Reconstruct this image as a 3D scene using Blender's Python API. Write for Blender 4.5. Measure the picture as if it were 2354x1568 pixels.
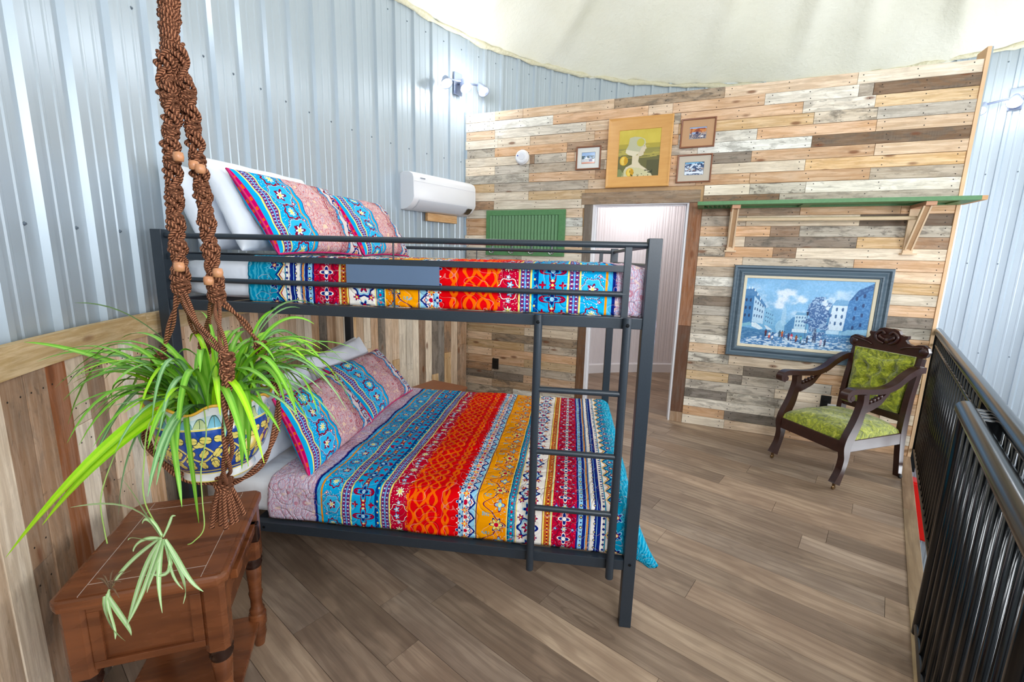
import bpy, bmesh, math, random
import numpy as np
from mathutils import Vector, Matrix
rnd = random.Random(7)
for o in list(bpy.data.objects): bpy.data.objects.remove(o)
scene = bpy.context.scene
COL = scene.collection
pi = math.pi
R_ = math.radians
def lin(r, g=None, b=None):
    if g is None: r, g, b = r
    f = lambda c: (c/255/12.92) if c/255 <= .04045 else ((c/255+.055)/1.055)**2.4
    return (f(r), f(g), f(b), 1.0)

# ---------------------------------------------------------------- camera
YAW, PITCH, ROLL = -0.1263, -0.1829, 0.0255
CAM = Vector((-0.3124, -1.6619, 1.4903)); FPX = 1032.72
cf = Vector((math.sin(YAW)*math.cos(PITCH), math.cos(YAW)*math.cos(PITCH), math.sin(PITCH)))
r0 = Vector((math.cos(YAW), -math.sin(YAW), 0)); u0 = r0.cross(cf)
cr = r0*math.cos(ROLL)+u0*math.sin(ROLL); cu = -r0*math.sin(ROLL)+u0*math.cos(ROLL)
cd = bpy.data.cameras.new('camera'); cam = bpy.data.objects.new('camera', cd); COL.objects.link(cam)
cd.sensor_width = 36; cd.lens = 36*FPX/2354; cd.clip_start = .02; cd.clip_end = 60
M = Matrix.Identity(4)
for i in range(3): M[i][0], M[i][1], M[i][2], M[i][3] = cr[i], cu[i], -cf[i], CAM[i]
cam.matrix_world = M
scene.camera = cam

# ---------------------------------------------------------------- world, lights, exposure
w = bpy.data.worlds.new('world'); scene.world = w; w.use_nodes = True
w.node_tree.nodes['Background'].inputs[0].default_value = (.75, .86, 1, 1)
w.node_tree.nodes['Background'].inputs[1].default_value = 1.0
vs = scene.view_settings
vs.view_transform = 'Standard'; vs.look = 'None'; vs.gamma = 1; vs.exposure = 0.48; vs.use_curve_mapping = False
SX, SY, SR, EAVE = 1.475, .935, 3.705, 3.623       # the silo: centre, radius, eave height
def cyl(a, r=SR, z=0.): return Vector((SX+r*math.cos(R_(a)), SY+r*math.sin(R_(a)), z))
def area(name, loc, target, sx, sy, power, color):
    l = bpy.data.lights.new(name, 'AREA'); l.shape = 'RECTANGLE'; l.size, l.size_y = sx, sy; l.energy = power; l.color = color
    o = bpy.data.objects.new(name, l); COL.objects.link(o); o.location = loc
    o.rotation_euler = (Vector(target)-Vector(loc)).to_track_quat('-Z', 'Y').to_euler(); return o
def point(name, loc, power, color, rad=.05):
    l = bpy.data.lights.new(name, 'POINT'); l.energy = power; l.color = color; l.shadow_soft_size = rad
    o = bpy.data.objects.new(name, l); COL.objects.link(o); o.location = loc; return o
COOL = (.95, .975, 1.0)
UNSEEN_WINDOWS = [(-62, 1.45, 1.5, 1.5), (-104, 2.3, 1.2, 1.2), (6, 1.7, 1.5, 1.9), (2, -1.2, 1.6, 1.2)]   # angle on the wall, height of centre, width, height
for (a, z, sw, sh), pw in zip(UNSEEN_WINDOWS, (66, 55, 88, 34)):
    area('window_daylight', cyl(a, SR-.12, z), cyl(a, SR-2, z-.15), sw, sh, pw, (.96, .985, 1))  # unseen windows; the pair behind the camera is added to fill the room
area('bathroom_ceiling_lamp_light', (.55, 4.0, 2.52), (.55, 4.0, 0), .5, .5, 10, (1, .97, .95))

# ---------------------------------------------------------------- mesh helpers
class MB:
    def __init__(s): s.v = []; s.f = []; s.uv = {}
    def add(s, vs, fs, uvs=None):
        n = len(s.v); s.v += [tuple(x) for x in vs]
        for k, f in enumerate(fs):
            if uvs is not None: s.uv[len(s.f)] = [uvs[i] for i in f]
            s.f.append(tuple(i+n for i in f))
        return s
    def box(s, x0, x1, y0, y1, z0, z1, m=None):
        p = [(x0,y0,z0),(x1,y0,z0),(x1,y1,z0),(x0,y1,z0),(x0,y0,z1),(x1,y0,z1),(x1,y1,z1),(x0,y1,z1)]
        if m is not None: p = [m @ Vector(q) for q in p]
        return s.add(p, [(3,2,1,0),(4,5,6,7),(0,1,5,4),(1,2,6,5),(2,3,7,6),(3,0,4,7)])
    def prism(s, poly, h, m=None, z0=0.):     # polygon in xy extruded along z
        n = len(poly); p = [(a, b, z0) for a, b in poly]+[(a, b, z0+h) for a, b in poly]
        if m is not None: p = [m @ Vector(q) for q in p]
        return s.add(p, [tuple(range(n-1, -1, -1)), tuple(range(n, 2*n))]+[(i, (i+1) % n, n+(i+1) % n, n+i) for i in range(n)])
    def tube(s, pts, r, n=8, caps=True, flat=1.0, closed=False):
        pts = [Vector(p) for p in pts]; N = len(pts); rr = r if hasattr(r, '__len__') else [r]*N
        up = None; rings = []
        for i, p in enumerate(pts):
            if closed: t = pts[(i+1) % N]-pts[i-1]
            else: t = pts[min(i+1, N-1)]-pts[max(i-1, 0)]
            t = t.normalized() if t.length > 1e-9 else Vector((0, 0, 1))
            if up is None:
                up = Vector((0, 0, 1)) if abs(t.z) < .9 else Vector((1, 0, 0))
            a = t.cross(up).normalized(); up = a.cross(t).normalized()
            rings.append([p+(a*math.cos(2*pi*k/n)+up*flat*math.sin(2*pi*k/n))*rr[i] for k in range(n)])
        vs = [q for g in rings for q in g]; fs = []; tv = [0.]
        for i in range(N-1): tv.append(tv[-1]+(pts[i+1]-pts[i]).length)
        uvs = [(k/n, tv[i]) for i in range(N) for k in range(n)]
        for i in range(N if closed else N-1):
            j = (i+1) % N
            for k in range(n): fs.append((i*n+k, i*n+(k+1) % n, j*n+(k+1) % n, j*n+k))
        if caps and not closed: fs += [tuple(range(n-1, -1, -1)), tuple((N-1)*n+k for k in range(n))]
        return s.add(vs, fs, uvs)
    def lathe(s, prof, n=24, c=(0, 0, 0), axis='z', m=None, wob=None, caps=True):
        vs = []; uvs = []
        for j, (r, z) in enumerate(prof):
            for k in range(n):
                a = 2*pi*k/n; rr = r; zz = z
                if wob: rr, zz = wob(j, a, r, z)
                q = Vector((rr*math.cos(a), rr*math.sin(a), zz))
                if axis == 'y': q = Vector((q.x, q.z, q.y))
                if axis == 'x': q = Vector((q.z, q.x, q.y))
                if m is not None: q = m @ q
                vs.append(q+Vector(c)); uvs.append((k/n, j/(len(prof)-1)))
        fs = []
        for j in range(len(prof)-1):
            for k in range(n): fs.append((j*n+k, j*n+(k+1) % n, (j+1)*n+(k+1) % n, (j+1)*n+k))
        if caps: fs += [tuple(range(n-1, -1, -1)), tuple((len(prof)-1)*n+k for k in range(n))]
        return s.add(vs, fs, uvs)
    def sweep(s, prof, pts, ups, closed=False):   # 2-D profile (a,b) along pts; ups: normals
        N = len(pts); n = len(prof); vs = []
        for i in range(N):
            p = Vector(pts[i]); t = (Vector(pts[(i+1) % N if closed else min(i+1, N-1)])-Vector(pts[i-1 if (closed or i) else 0])).normalized()
            u = Vector(ups[i]).normalized(); a = t.cross(u).normalized(); u = a.cross(t)
            vs += [p+a*x+u*y for x, y in prof]
        fs = []
        for i in range(N if closed else N-1):
            j = (i+1) % N
            for k in range(n): fs.append((i*n+k, i*n+(k+1) % n, j*n+(k+1) % n, j*n+k))
        if not closed: fs += [tuple(range(n-1, -1, -1)), tuple((N-1)*n+k for k in range(n))]
        return s.add(vs, fs)
    def grid(s, fn, nu, nv, u0=0, u1=1, v0=0, v1=1, uvf=None):
        vs = []; uvs = []
        for i in range(nu+1):
            for j in range(nv+1):
                u = u0+(u1-u0)*i/nu; v = v0+(v1-v0)*j/nv; vs.append(fn(u, v)); uvs.append(uvf(u, v) if uvf else (u, v))
        return s.add(vs, [(i*(nv+1)+j, (i+1)*(nv+1)+j, (i+1)*(nv+1)+j+1, i*(nv+1)+j+1) for i in range(nu) for j in range(nv)], uvs)
    def mesh(s, name, mat=None, smooth=False, bevel=0, fix=True):
        me = bpy.data.meshes.new(name); me.from_pydata(s.v, [], s.f)
        if s.uv:
            l = me.uv_layers.new(name='UVMap'); d = np.zeros((len(me.loops), 2), dtype=np.float32); k = 0
            for i, f in enumerate(s.f):
                if i in s.uv: d[k:k+len(f)] = s.uv[i]
                k += len(f)
            l.data.foreach_set('uv', d.ravel())
        if fix or bevel:
            bm = bmesh.new(); bm.from_mesh(me)
            if fix: bmesh.ops.recalc_face_normals(bm, faces=bm.faces)
            if bevel:
                es = [e for e in bm.edges if len(e.link_faces) == 2 and e.calc_face_angle(0) > .6]
                bmesh.ops.bevel(bm, geom=es, offset=bevel, segments=2, profile=.6, affect='EDGES', clamp_overlap=True)
            bm.to_mesh(me); bm.free()
        if smooth: me.shade_smooth()
        if mat is not None: me.materials.append(mat)
        return me
    def build(s, name, mat, parent=None, smooth=False, bevel=0, loc=None, fix=True, auto=None):
        me = s.mesh(name, mat, smooth or auto is not None, bevel, fix)
        if auto is not None: me.set_sharp_from_angle(angle=auto)
        return link(name, me, parent, loc)
def link(name, me, parent=None, loc=None, color=None):
    o = bpy.data.objects.new(name, me); COL.objects.link(o)
    if parent is not None: o.parent = parent
    if loc is not None: o.location = loc
    if color is not None: o.color = color
    return o
def empty(name, loc=(0, 0, 0), rz=0.):
    o = bpy.data.objects.new(name, None); COL.objects.link(o); o.location = loc; o.rotation_euler = (0, 0, rz); o.empty_display_size = .05; return o
def tag(o, label=None, cat=None, group=None, kind=None):
    if label: o['label'] = label
    if cat: o['category'] = cat
    if group: o['group'] = group
    if kind: o['kind'] = kind
    return o
def smoothpath(pts, n=8, closed=False):       # Catmull-Rom
    P = [Vector(p) for p in pts]; out = []; N = len(P)
    for i in range(N if closed else N-1):
        if closed: p0, p1, p2, p3 = P[i-1], P[i], P[(i+1) % N], P[(i+2) % N]
        else: p0, p1, p2, p3 = P[max(i-1, 0)], P[i], P[i+1], P[min(i+2, N-1)]
        for k in range(n):
            t = k/n; out.append(.5*((2*p1)+(p2-p0)*t+(2*p0-5*p1+4*p2-p3)*t*t+(-p0+3*p1-3*p2+p3)*t**3))
    if not closed: out.append(P[-1])
    return out
def bez(a, b, c, d, n):
    a, b, c, d = map(Vector, (a, b, c, d))
    return [a*(1-t)**3+b*3*t*(1-t)**2+c*3*t*t*(1-t)+d*t**3 for t in [i/n for i in range(n+1)]]

# ---------------------------------------------------------------- shader helpers (node graph written as expressions)
class S:
    def __init__(s, g, k): s.g = g; s.k = k
    def _b(s, op, o): return s.g.m(op, s, o)
    def __add__(s, o): return s._b('ADD', o)
    __radd__ = __add__
    def __sub__(s, o): return s._b('SUBTRACT', o)
    def __rsub__(s, o): return s.g.m('SUBTRACT', o, s)
    def __mul__(s, o): return s._b('MULTIPLY', o)
    __rmul__ = __mul__
    def __truediv__(s, o): return s._b('DIVIDE', o)
    def __rtruediv__(s, o): return s.g.m('DIVIDE', o, s)
    def __neg__(s): return s.g.m('MULTIPLY', s, -1.)
    def __gt__(s, o): return s._b('GREATER_THAN', o)
    def __lt__(s, o): return s._b('LESS_THAN', o)
class Gr:
    def __init__(s, name, rough=.5, metal=0., spec=.5):
        s.mat = bpy.data.materials.new(name); s.mat.use_nodes = True; s.t = s.mat.node_tree
        s.bsdf = s.t.nodes['Principled BSDF']; s.bsdf.inputs['Roughness'].default_value = rough; s.bsdf.inputs['Metallic'].default_value = metal
        s.bsdf.inputs['Specular IOR Level'].default_value = spec; s._c = {}
    def set(s, node, i, v):
        if isinstance(v, S): s.t.links.new(v.k, node.inputs[i])
        else: node.inputs[i].default_value = v
    def node(s, ty): return s.t.nodes.new(ty)
    def m(s, op, a, b=None, c=None):
        n = s.node('ShaderNodeMath'); n.operation = op; s.set(n, 0, a)
        if b is not None: s.set(n, 1, b)
        if c is not None: s.set(n, 2, c)
        return S(s, n.outputs[0])
    def sin(s, a): return s.m('SINE', a)
    def cos(s, a): return s.m('COSINE', a)
    def abs(s, a): return s.m('ABSOLUTE', a)
    def fract(s, a): return s.m('FRACT', a)
    def floor(s, a): return s.m('FLOOR', a)
    def sqrt(s, a): return s.m('SQRT', a)
    def mn(s, a, b): return s.m('MINIMUM', a, b)
    def mx(s, a, b): return s.m('MAXIMUM', a, b)
    def atan2(s, a, b): return s.m('ARCTAN2', a, b)
    def hyp(s, a, b): return s.sqrt(a*a+b*b)
    def ss(s, a, b, x):          # smoothstep
        n = s.node('ShaderNodeMapRange'); n.interpolation_type = 'SMOOTHSTEP'; s.set(n, 0, x); n.inputs[1].default_value = a; n.inputs[2].default_value = b
        return S(s, n.outputs[0])
    def band(s, x, a, b): return (x > a)*(x < b)
    def coord(s, kind='Object'):
        if 'tc' not in s._c: s._c['tc'] = s.node('ShaderNodeTexCoord')
        return S(s, s._c['tc'].outputs[kind])
    def uv(s):
        q = s.node('ShaderNodeSeparateXYZ'); s.set(q, 0, s.coord('UV')); return S(s, q.outputs[0]), S(s, q.outputs[1])
    def xyz(s, v):
        q = s.node('ShaderNodeSeparateXYZ'); s.set(q, 0, v); return [S(s, q.outputs[i]) for i in range(3)]
    def comb(s, x, y, z=0.):
        q = s.node('ShaderNodeCombineXYZ')
        for i, v in enumerate((x, y, z)): s.set(q, i, v)
        return S(s, q.outputs[0])
    def vscale(s, v, sc, off=None):
        n = s.node('ShaderNodeVectorMath'); n.operation = 'MULTIPLY_ADD'; s.set(n, 0, v); n.inputs[1].default_value = sc
        if off is not None: s.set(n, 2, off)
        return S(s, n.outputs[0])
    def noise(s, v, scale=5., detail=3., rough=.55, dist=0.):
        n = s.node('ShaderNodeTexNoise'); s.set(n, 'Vector', v); s.set(n, 'Scale', scale); n.inputs['Detail'].default_value = detail
        n.inputs['Roughness'].default_value = rough; n.inputs['Distortion'].default_value = dist; return S(s, n.outputs[0])
    def voro(s, v, scale=5., feat='F1', out='Distance', rand=1.):
        n = s.node('ShaderNodeTexVoronoi'); n.feature = feat; s.set(n, 'Vector', v); s.set(n, 'Scale', scale); n.inputs['Randomness'].default_value = rand
        return S(s, n.outputs[out])
    def wave(s, v, scale, dist=3., detail=2., dscale=1., ax='X'):
        n = s.node('ShaderNodeTexWave'); n.bands_direction = ax; s.set(n, 'Vector', v); n.inputs['Scale'].default_value = scale; n.inputs['Distortion'].default_value = dist
        n.inputs['Detail'].default_value = detail; n.inputs['Detail Scale'].default_value = dscale; return S(s, n.outputs['Fac'])
    def mix(s, fac, a, b, mode='MIX'):
        n = s.node('ShaderNodeMix'); n.data_type = 'RGBA'; n.blend_type = mode; s.set(n, 0, fac); s.set(n, 6, a); s.set(n, 7, b); return S(s, n.outputs[2])
    def ramp(s, fac, stops, interp='LINEAR'):
        n = s.node('ShaderNodeValToRGB'); r = n.color_ramp; r.interpolation = interp; s.set(n, 0, fac)
        while len(r.elements) < len(stops): r.elements.new(1.)
        for e, (p, c) in zip(r.elements, stops): e.position = p; e.color = c
        return S(s, n.outputs[0])
    def objcolor(s):
        n = s.node('ShaderNodeObjectInfo'); return S(s, n.outputs['Color']), S(s, n.outputs['Alpha']), S(s, n.outputs['Random'])
    def hsv(s, col, h=.5, sat=1., val=1.):
        n = s.node('ShaderNodeHueSaturation'); s.set(n, 0, h); s.set(n, 1, sat); s.set(n, 2, val); s.set(n, 4, col); return S(s, n.outputs[0])
    def bump(s, h, strength=.2, dist=.01):
        n = s.node('ShaderNodeBump'); n.inputs['Strength'].default_value = strength; n.inputs['Distance'].default_value = dist; s.set(n, 'Height', h)
        s.t.links.new(n.outputs[0], s.bsdf.inputs['Normal'])
    def col(s, c): s.set(s.bsdf, 'Base Color', c); return s
    def rough(s, v): s.set(s.bsdf, 'Roughness', v); return s
def plain(name, rgb, rough=.5, metal=0., spec=.5, noise=0., nscale=30., bump=0.):
    g = Gr(name, rough, metal, spec); c = lin(rgb)
    if noise or bump:
        n = g.noise(g.coord(), nscale, 4)
        g.col(g.mix(n, tuple(x*(1-noise) for x in c[:3])+(1,), tuple(min(1, x*(1+noise)) for x in c[:3])+(1,)))
        if bump: g.bump(n, bump, .004)
    else: g.col(c)
    return g.mat
def emit(name, rgb, strength):
    g = Gr(name); g.col(lin(rgb)); g.bsdf.inputs['Emission Color'].default_value = lin(rgb); g.bsdf.inputs['Emission Strength'].default_value = strength; return g.mat

# ---------------------------------------------------------------- surface materials
def pallet_wood():
    g = Gr('pallet_wood', .72, 0, .25)
    col, alpha, rn = g.objcolor(); co = g.coord(); off = g.comb(rn*37., rn*53., rn*91.)
    v = g.vscale(co, (1, 1, 1), off)
    g1 = g.noise(g.vscale(v, (2.2, 26, 26)), 1.6, 5, .65, .6)
    g2 = g.noise(g.vscale(v, (5, 150, 150)), 1., 3, .6)
    saw = g.noise(g.vscale(v, (120, 4, 4)), 1., 2, .5)
    c = g.mix(g.ss(.36, .66, g1), g.hsv(col, .495, 1.08, .80), g.hsv(col, .5, .86, 1.09))
    c = g.mix(g.ss(.40, .70, g2)*.42, c, g.hsv(col, .49, 1.10, .70))
    fl_ = g.noise(g.vscale(v, (14, 40, 40)), 1., 3, .6, .8); c = g.mix(g.ss(.60, .70, fl_)*.55*g.mn(alpha*1.6, 1.), c, lin(84, 70, 58))
    big_ = g.noise(g.vscale(v, (2.6, 3, 3)), 1., 2, .5); c = g.mix(g.ss(.52, .7, big_)*.25, c, g.hsv(c, .5, .75, 1.08)); c = g.mix(g.ss(.50, .36, big_)*.0+(1.-g.ss(.30, .44, big_))*.2, c, g.hsv(c, .49, 1.15, .80))
    st = g.ss(.46, .62, g.noise(g.vscale(v, (4.2, 11, 11)), 1.3, 5, .68, .6))*alpha
    c = g.mix(st*.75, c, g.mix(saw, lin(70, 66, 62), lin(126, 116, 104)))
    kx = g.voro(g.vscale(v, (3.2, 9, .01)), 1.)          # a few knots
    kn = 1.-g.ss(.06, .17, kx)
    c = g.mix(kn*.8, c, lin(118, 70, 42))
    g.col(c); g.bump(g2*.5+g1*.5+saw*.25, .25, .004); return g.mat
def floor_wood():
    g = Gr('vinyl_floor_plank', .42, 0, .4)
    col, alpha, rn = g.objcolor(); co = g.coord(); off = g.comb(rn*41., rn*17., rn*73.)
    v = g.vscale(co, (1, 1, 1), off)
    wv = g.wave(g.vscale(v, (.9, 3.2, 1)), 2.0, 15., 3., .55, 'Y'); kd = g.voro(g.vscale(v, (1.5, 7, .01)), 1.); kr = g.sin(kd*70.)*(1.-g.ss(.10, .34, kd))
    fine = g.noise(g.vscale(v, (5, 120, 1)), 1., 4, .65, .3)
    blot = g.noise(g.vscale(v, (2.4, 5, 1)), 1.1, 3, .55)
    c = g.mix(g.ss(.38, .66, blot), g.hsv(col, .495, 1.05, .76), g.hsv(col, .5, .98, 1.10))
    c = g.mix(g.ss(.45, .9, wv)*.45, c, g.hsv(col, .49, 1.1, .58)); c = g.mix(g.ss(.1, .8, kr)*.5, c, g.hsv(col, .49, 1.1, .5))
    c = g.mix(g.ss(.45, .68, fine)*.42, c, g.hsv(col, .49, 1.0, .52))
    warm = g.ss(.56, .72, g.noise(g.vscale(v, (4, 8, 1)), 1.3, 2, .5))
    c = g.mix(warm*.22, c, lin(196, 168, 142))
    g.col(c); g.rough(.36+fine*.2); g.bump(fine*.6+wv*.4, .12, .003); return g.mat
def metal_wall():
    g = Gr('corrugated_steel', .32, .32, .6)
    n = g.noise(g.vscale(g.coord(), (1, 1, .35)), 2.2, 3, .5)
    g.col(g.mix(n, lin(173, 186, 197), lin(190, 201, 210))); g.rough(.26+n*.16); return g.mat
def foam():
    g = Gr('sprayed_foam', .8, 0, .2)
    co = g.coord(); n = g.noise(co, 26, 4, .6); n2 = g.noise(co, 2.2, 3, .5)
    g.col(g.mix(n2, lin(231, 228, 208), lin(243, 241, 229))); g.bump(n*.55+n2*1.2, .5, .025); return g.mat
MW, MF, MM, MFO = pallet_wood(), floor_wood(), metal_wall(), foam()
WHITE = plain('white_paint', (238, 236, 240), .45)
DARKW = plain('raw_stud', (196, 160, 118), .8, noise=.2)
NAIL = plain('nail_head', (46, 40, 36), .5, .5)
GALV = plain('galvanised_trim', (168, 182, 192), .35, .6)
TONES = dict(P=((240, 223, 198), .16), p=((232, 202, 168), .18), o=((223, 182, 141), .18), y=((225, 190, 142), .18), W=((234, 227, 213), .55),
             g=((206, 192, 173), .55), G=((150, 136, 121), .95), b=((178, 146, 116), .55), B=((138, 113, 90), .8), m=((212, 199, 179), 1.0), M=((176, 152, 124), 1.0), R=((176, 116, 74), .3))
def tone(c, sh=0.):
    t, a = TONES[c]; k = 1+rnd.uniform(-.06, .06); w_ = rnd.uniform(-5, 5)
    q = lin(min(255, t[0]*k+w_), min(255, t[1]*k), min(255, t[2]*k-w_)); return (q[0], q[1], q[2], min(1, a*rnd.uniform(.6, 1.3)))
def board(name, parent, m, L, W, T, col, mat=None, bev=.0012):      # local x along the grain, y across, z outwards from the wall
    b = MB(); x, y = L/2, W/2
    b.add([(-x,-y,0),(x,-y,0),(x,y,0),(-x,y,0),(-x,-y,T-bev),(x,-y,T-bev),(x,y,T-bev),(-x,y,T-bev),(-x+bev,-y+bev,T),(x-bev,-y+bev,T),(x-bev,y-bev,T),(-x+bev,y-bev,T)],
          [(3,2,1,0),(0,1,5,4),(1,2,6,5),(2,3,7,6),(3,0,4,7),(4,5,9,8),(5,6,10,9),(6,7,11,10),(7,4,8,11),(8,9,10,11)])
    o = link(name, b.mesh(name, mat or MW, fix=False), parent, color=col); o.matrix_local = m; return o
def frame(o, ex, ez):            # matrix with x axis ex, z axis ez
    ex = Vector(ex).normalized(); ez = Vector(ez).normalized(); ey = ez.cross(ex)
    m = Matrix.Identity(4)
    for i in range(3): m[i][0], m[i][1], m[i][2], m[i][3] = ex[i], ey[i], ez[i], o[i]
    return m

# ---------------------------------------------------------------- floor
ED = Vector((.532, .847, 0)).normalized(); EN = Vector((ED.y, -ED.x, 0)); E0 = Vector((2.473, 2.132, 0))   # loft edge: direction, outward normal, point
def clip(poly, n, d):            # keep n.p <= d
    out = []
    for i in range(len(poly)):
        a, b = poly[i-1], poly[i]; da, db = n[0]*a[0]+n[1]*a[1]-d, n[0]*b[0]+n[1]*b[1]-d
        if (da <= 0) != (db <= 0): t = da/(da-db); out.append((a[0]+(b[0]-a[0])*t, a[1]+(b[1]-a[1])*t))
        if db <= 0: out.append(b)
    return out
def in_silo(poly, r=SR-.03, seg=72):
    for k in range(seg):
        a = 2*pi*k/seg; n = (math.cos(a), math.sin(a)); poly = clip(poly, n, n[0]*SX+n[1]*SY+r*math.cos(pi/seg))
        if not poly: return poly
    return poly
big = [(-6, -6), (8, -6), (8, 8), (-6, 8)]
slab = clip(in_silo(big), (EN.x, EN.y), EN.dot(E0)-.004)
floor = tag(MB().prism(slab, -.16, z0=-.008).build('floor', plain('subfloor', (92, 76, 62), .8)), kind='structure')
FD = -EN; FP = ED                # planks run square to the loft edge
FLT = [(162, 138, 116), (154, 132, 112), (170, 147, 124), (146, 125, 106), (158, 138, 120)]
TRW = .066
nrow = 0
for i in range(-40, 30):
    p0, p1 = i*.155+.012, (i+1)*.155+.012; x = -8+rnd.uniform(0, 1.2)
    while x < 8:
        L = 1.22; q = []
        for a, b in ((x, p0), (x+L, p0), (x+L, p1), (x, p1)):
            a2, b2 = (a+.0008 if a == x else a-.0008), (b+.0008 if b == p0 else b-.0008)
            v = FD*a2+FP*b2; q.append((v.x, v.y))
        x += L
        q = clip(q, (EN.x, EN.y), EN.dot(E0)-TRW); q = in_silo(q) if q else q
        if len(q) < 3: continue
        cx, cy = sum(a for a, b in q)/len(q), sum(b for a, b in q)/len(q)
        if cy < -2.1: continue
        c = Vector((cx, cy, -.008)); ang = math.atan2(FD.y, FD.x)
        ql = [(((a-cx)*math.cos(ang)+(b-cy)*math.sin(ang)), (-(a-cx)*math.sin(ang)+(b-cy)*math.cos(ang))) for a, b in q]
        me = MB().prism(ql, .008).mesh('floor_plank', MF)
        t = rnd.choice(FLT); k = rnd.uniform(.92, 1.08)
        o = link('floor_plank', me, floor, color=lin(*[min(255, z*k) for z in t])); o.location = c; o.rotation_euler = (0, 0, ang); nrow += 1
# border board along the loft edge
for k in range(5):
    L = 1.1; s1 = -.0-k*L; c = E0+ED*(s1-L/2)-EN*(TRW/2+.002)
    o = board('edge_board', floor, frame((c.x, c.y, -.008), -ED, (0, 0, 1)), L-.002, TRW-.003, .012, lin(*[z*rnd.uniform(.93, 1.03) for z in (156, 130, 106)]), MF)
lowfloor = tag(MB().prism(in_silo(big), -.1, z0=-2.6).build('floor_lower', plain('lower_floor', (120, 100, 84), .6, noise=.2, nscale=3)), kind='structure')

# ---------------------------------------------------------------- curved steel wall
wall_curved = tag(empty('wall_left', (SX, SY, 0)), kind='structure')
NR = 104; PITCHR = 360/NR; PH = 131.9
prof = [(0, 0), (.010, .020), (.036, .020), (.046, 0), (.094, 0), (.100, .003), (.110, .003), (.116, 0), (.160, 0), (.166, .003), (.176, .003), (.182, 0)]
b = MB(); AR = SR*R_(PITCHR); pts = []
for r in range(4): pts += [(r*PITCHR+math.degrees(s*AR/.2237/SR), d) for s, d in prof]
pts.append((4*PITCHR, 0))
for z in (-2.6, EAVE+.04): b.v += [((SR-d)*math.cos(R_(a)), (SR-d)*math.sin(R_(a)), z) for a, d in pts]
n = len(pts); b.f = [(i+1, i, n+i, n+i+1) for i in range(n-1)]
pan = b.mesh('metal_panel', MM, fix=False)
winspan = [(a-math.degrees(w_/2/SR)-2, a+math.degrees(w_/2/SR)+2, z, h) for a, z, w_, h in UNSEEN_WINDOWS]
for k in range(26):
    o = link('metal_panel', pan, wall_curved); o.rotation_euler = (0, 0, R_(PH+k*4*PITCHR-math.degrees(.023/SR)))
b = MB()
for r in range(NR):
    a = PH+r*PITCHR+1.25
    if -140 < (a % 360)-360*((a % 360) > 180) < -20: continue
    for z in (3.51, 2.455, 1.555, .62, -.3):
        c = cyl(a, SR-.001, z)-Vector((SX, SY, 0)); d = Vector((-math.cos(R_(a)), -math.sin(R_(a)), 0))
        b.lathe([(.0075, 0), (.0075, .002), (.0045, .003), (.004, .007)], 6, c=c, m=frame((0, 0, 0), (0, 0, 1), d).to_3x3().to_4x4())
tag(b.build('wall_screw', plain('screw_head', (112, 124, 136), .4, .5), wall_curved), kind='stuff')
# unseen windows: those behind the camera added for light, stair-well ones inferred from glare
FRM = plain('window_frame', (225, 225, 225), .5)
for k, (a, z, ww, hh) in enumerate(UNSEEN_WINDOWS):
    c = cyl(a, SR-.05, z); o = tag(empty('window_%d' % (k+1), c, R_(a+90)), kind='structure')
    b = MB(); t = .06
    for x0, x1, z0, z1 in ((-ww/2-t, ww/2+t, hh/2, hh/2+t), (-ww/2-t, ww/2+t, -hh/2-t, -hh/2), (-ww/2-t, -ww/2, -hh/2, hh/2), (ww/2, ww/2+t, -hh/2, hh/2)): b.box(x0, x1, -.03, .05, z0, z1)
    b.build('window_frame', FRM, o)
    MB().box(-ww/2, ww/2, .0, .012, -hh/2, hh/2).build('pane', emit('daylight_pane', (215, 232, 255), 1.0), o)

# ---------------------------------------------------------------- pallet wainscot on the curved wall
AC0, AC1 = 142.9, 222.0; ZW = 1.227; CAPH = .088
wains = tag(empty('trim_1', (0, 0, 0)), kind='structure'); NL = []
rw = random.Random(21); a = AC0; k = 0
while a < AC1:
    da = rw.choice([1.22, 1.3, 1.36, 1.42, 1.5])
    if k == 0: da = 2.0
    am = a+da/2; W = 2*(SR-.045)*math.tan(R_(da/2))-.0015
    cuts = [0, ZW-CAPH]
    if rw.random() < .62: cuts.insert(1, rw.uniform(.25, .95))
    if k == 2: cuts = [0, .48, ZW-CAPH]
    if k == 5: cuts = [0, .93, ZW-CAPH]
    cs = 'pPpogybPpoPGpb' if am < 190 else 'pbobpoGPb'
    for j in range(len(cuts)-1):
        z0, z1 = cuts[j], cuts[j+1]; L = z1-z0-.0015; c = cyl(am, SR-.045, (z0+z1)/2); d = Vector((-math.cos(R_(am)), -math.sin(R_(am)), 0))
        t = rw.choice(cs)
        if k == 0: t = 'b'
        for a0_, a1_, t_ in ((204.9, 207, 'b'), (203.4, 204.9, 'R'), (201.9, 203.4, 'P'), (200.5, 201.9, 'b'), (199.1, 200.5, 'p'), (197.6, 199.1, 'P'), (196.3, 197.6, 'o'), (194.9, 196.3, 'G')):
            if a0_ < am < a1_: t = 'G' if (t_ == 'R' and j == 0 and len(cuts) > 2) else t_
        if k == 3 and j == 0: t = 'G'
        T = .014+rw.uniform(0, .006)
        m = frame(c, (0, 0, 1), d); board('plank', wains, m, L, W, T, tone(t))
        for zz in (z0+.06, z1-.06):
            for s in (-1, 1): NL.append((m @ Vector((zz-(z0+z1)/2, s*W*.28, T)), d))
    a += da; k += 1
a = AC0
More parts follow.
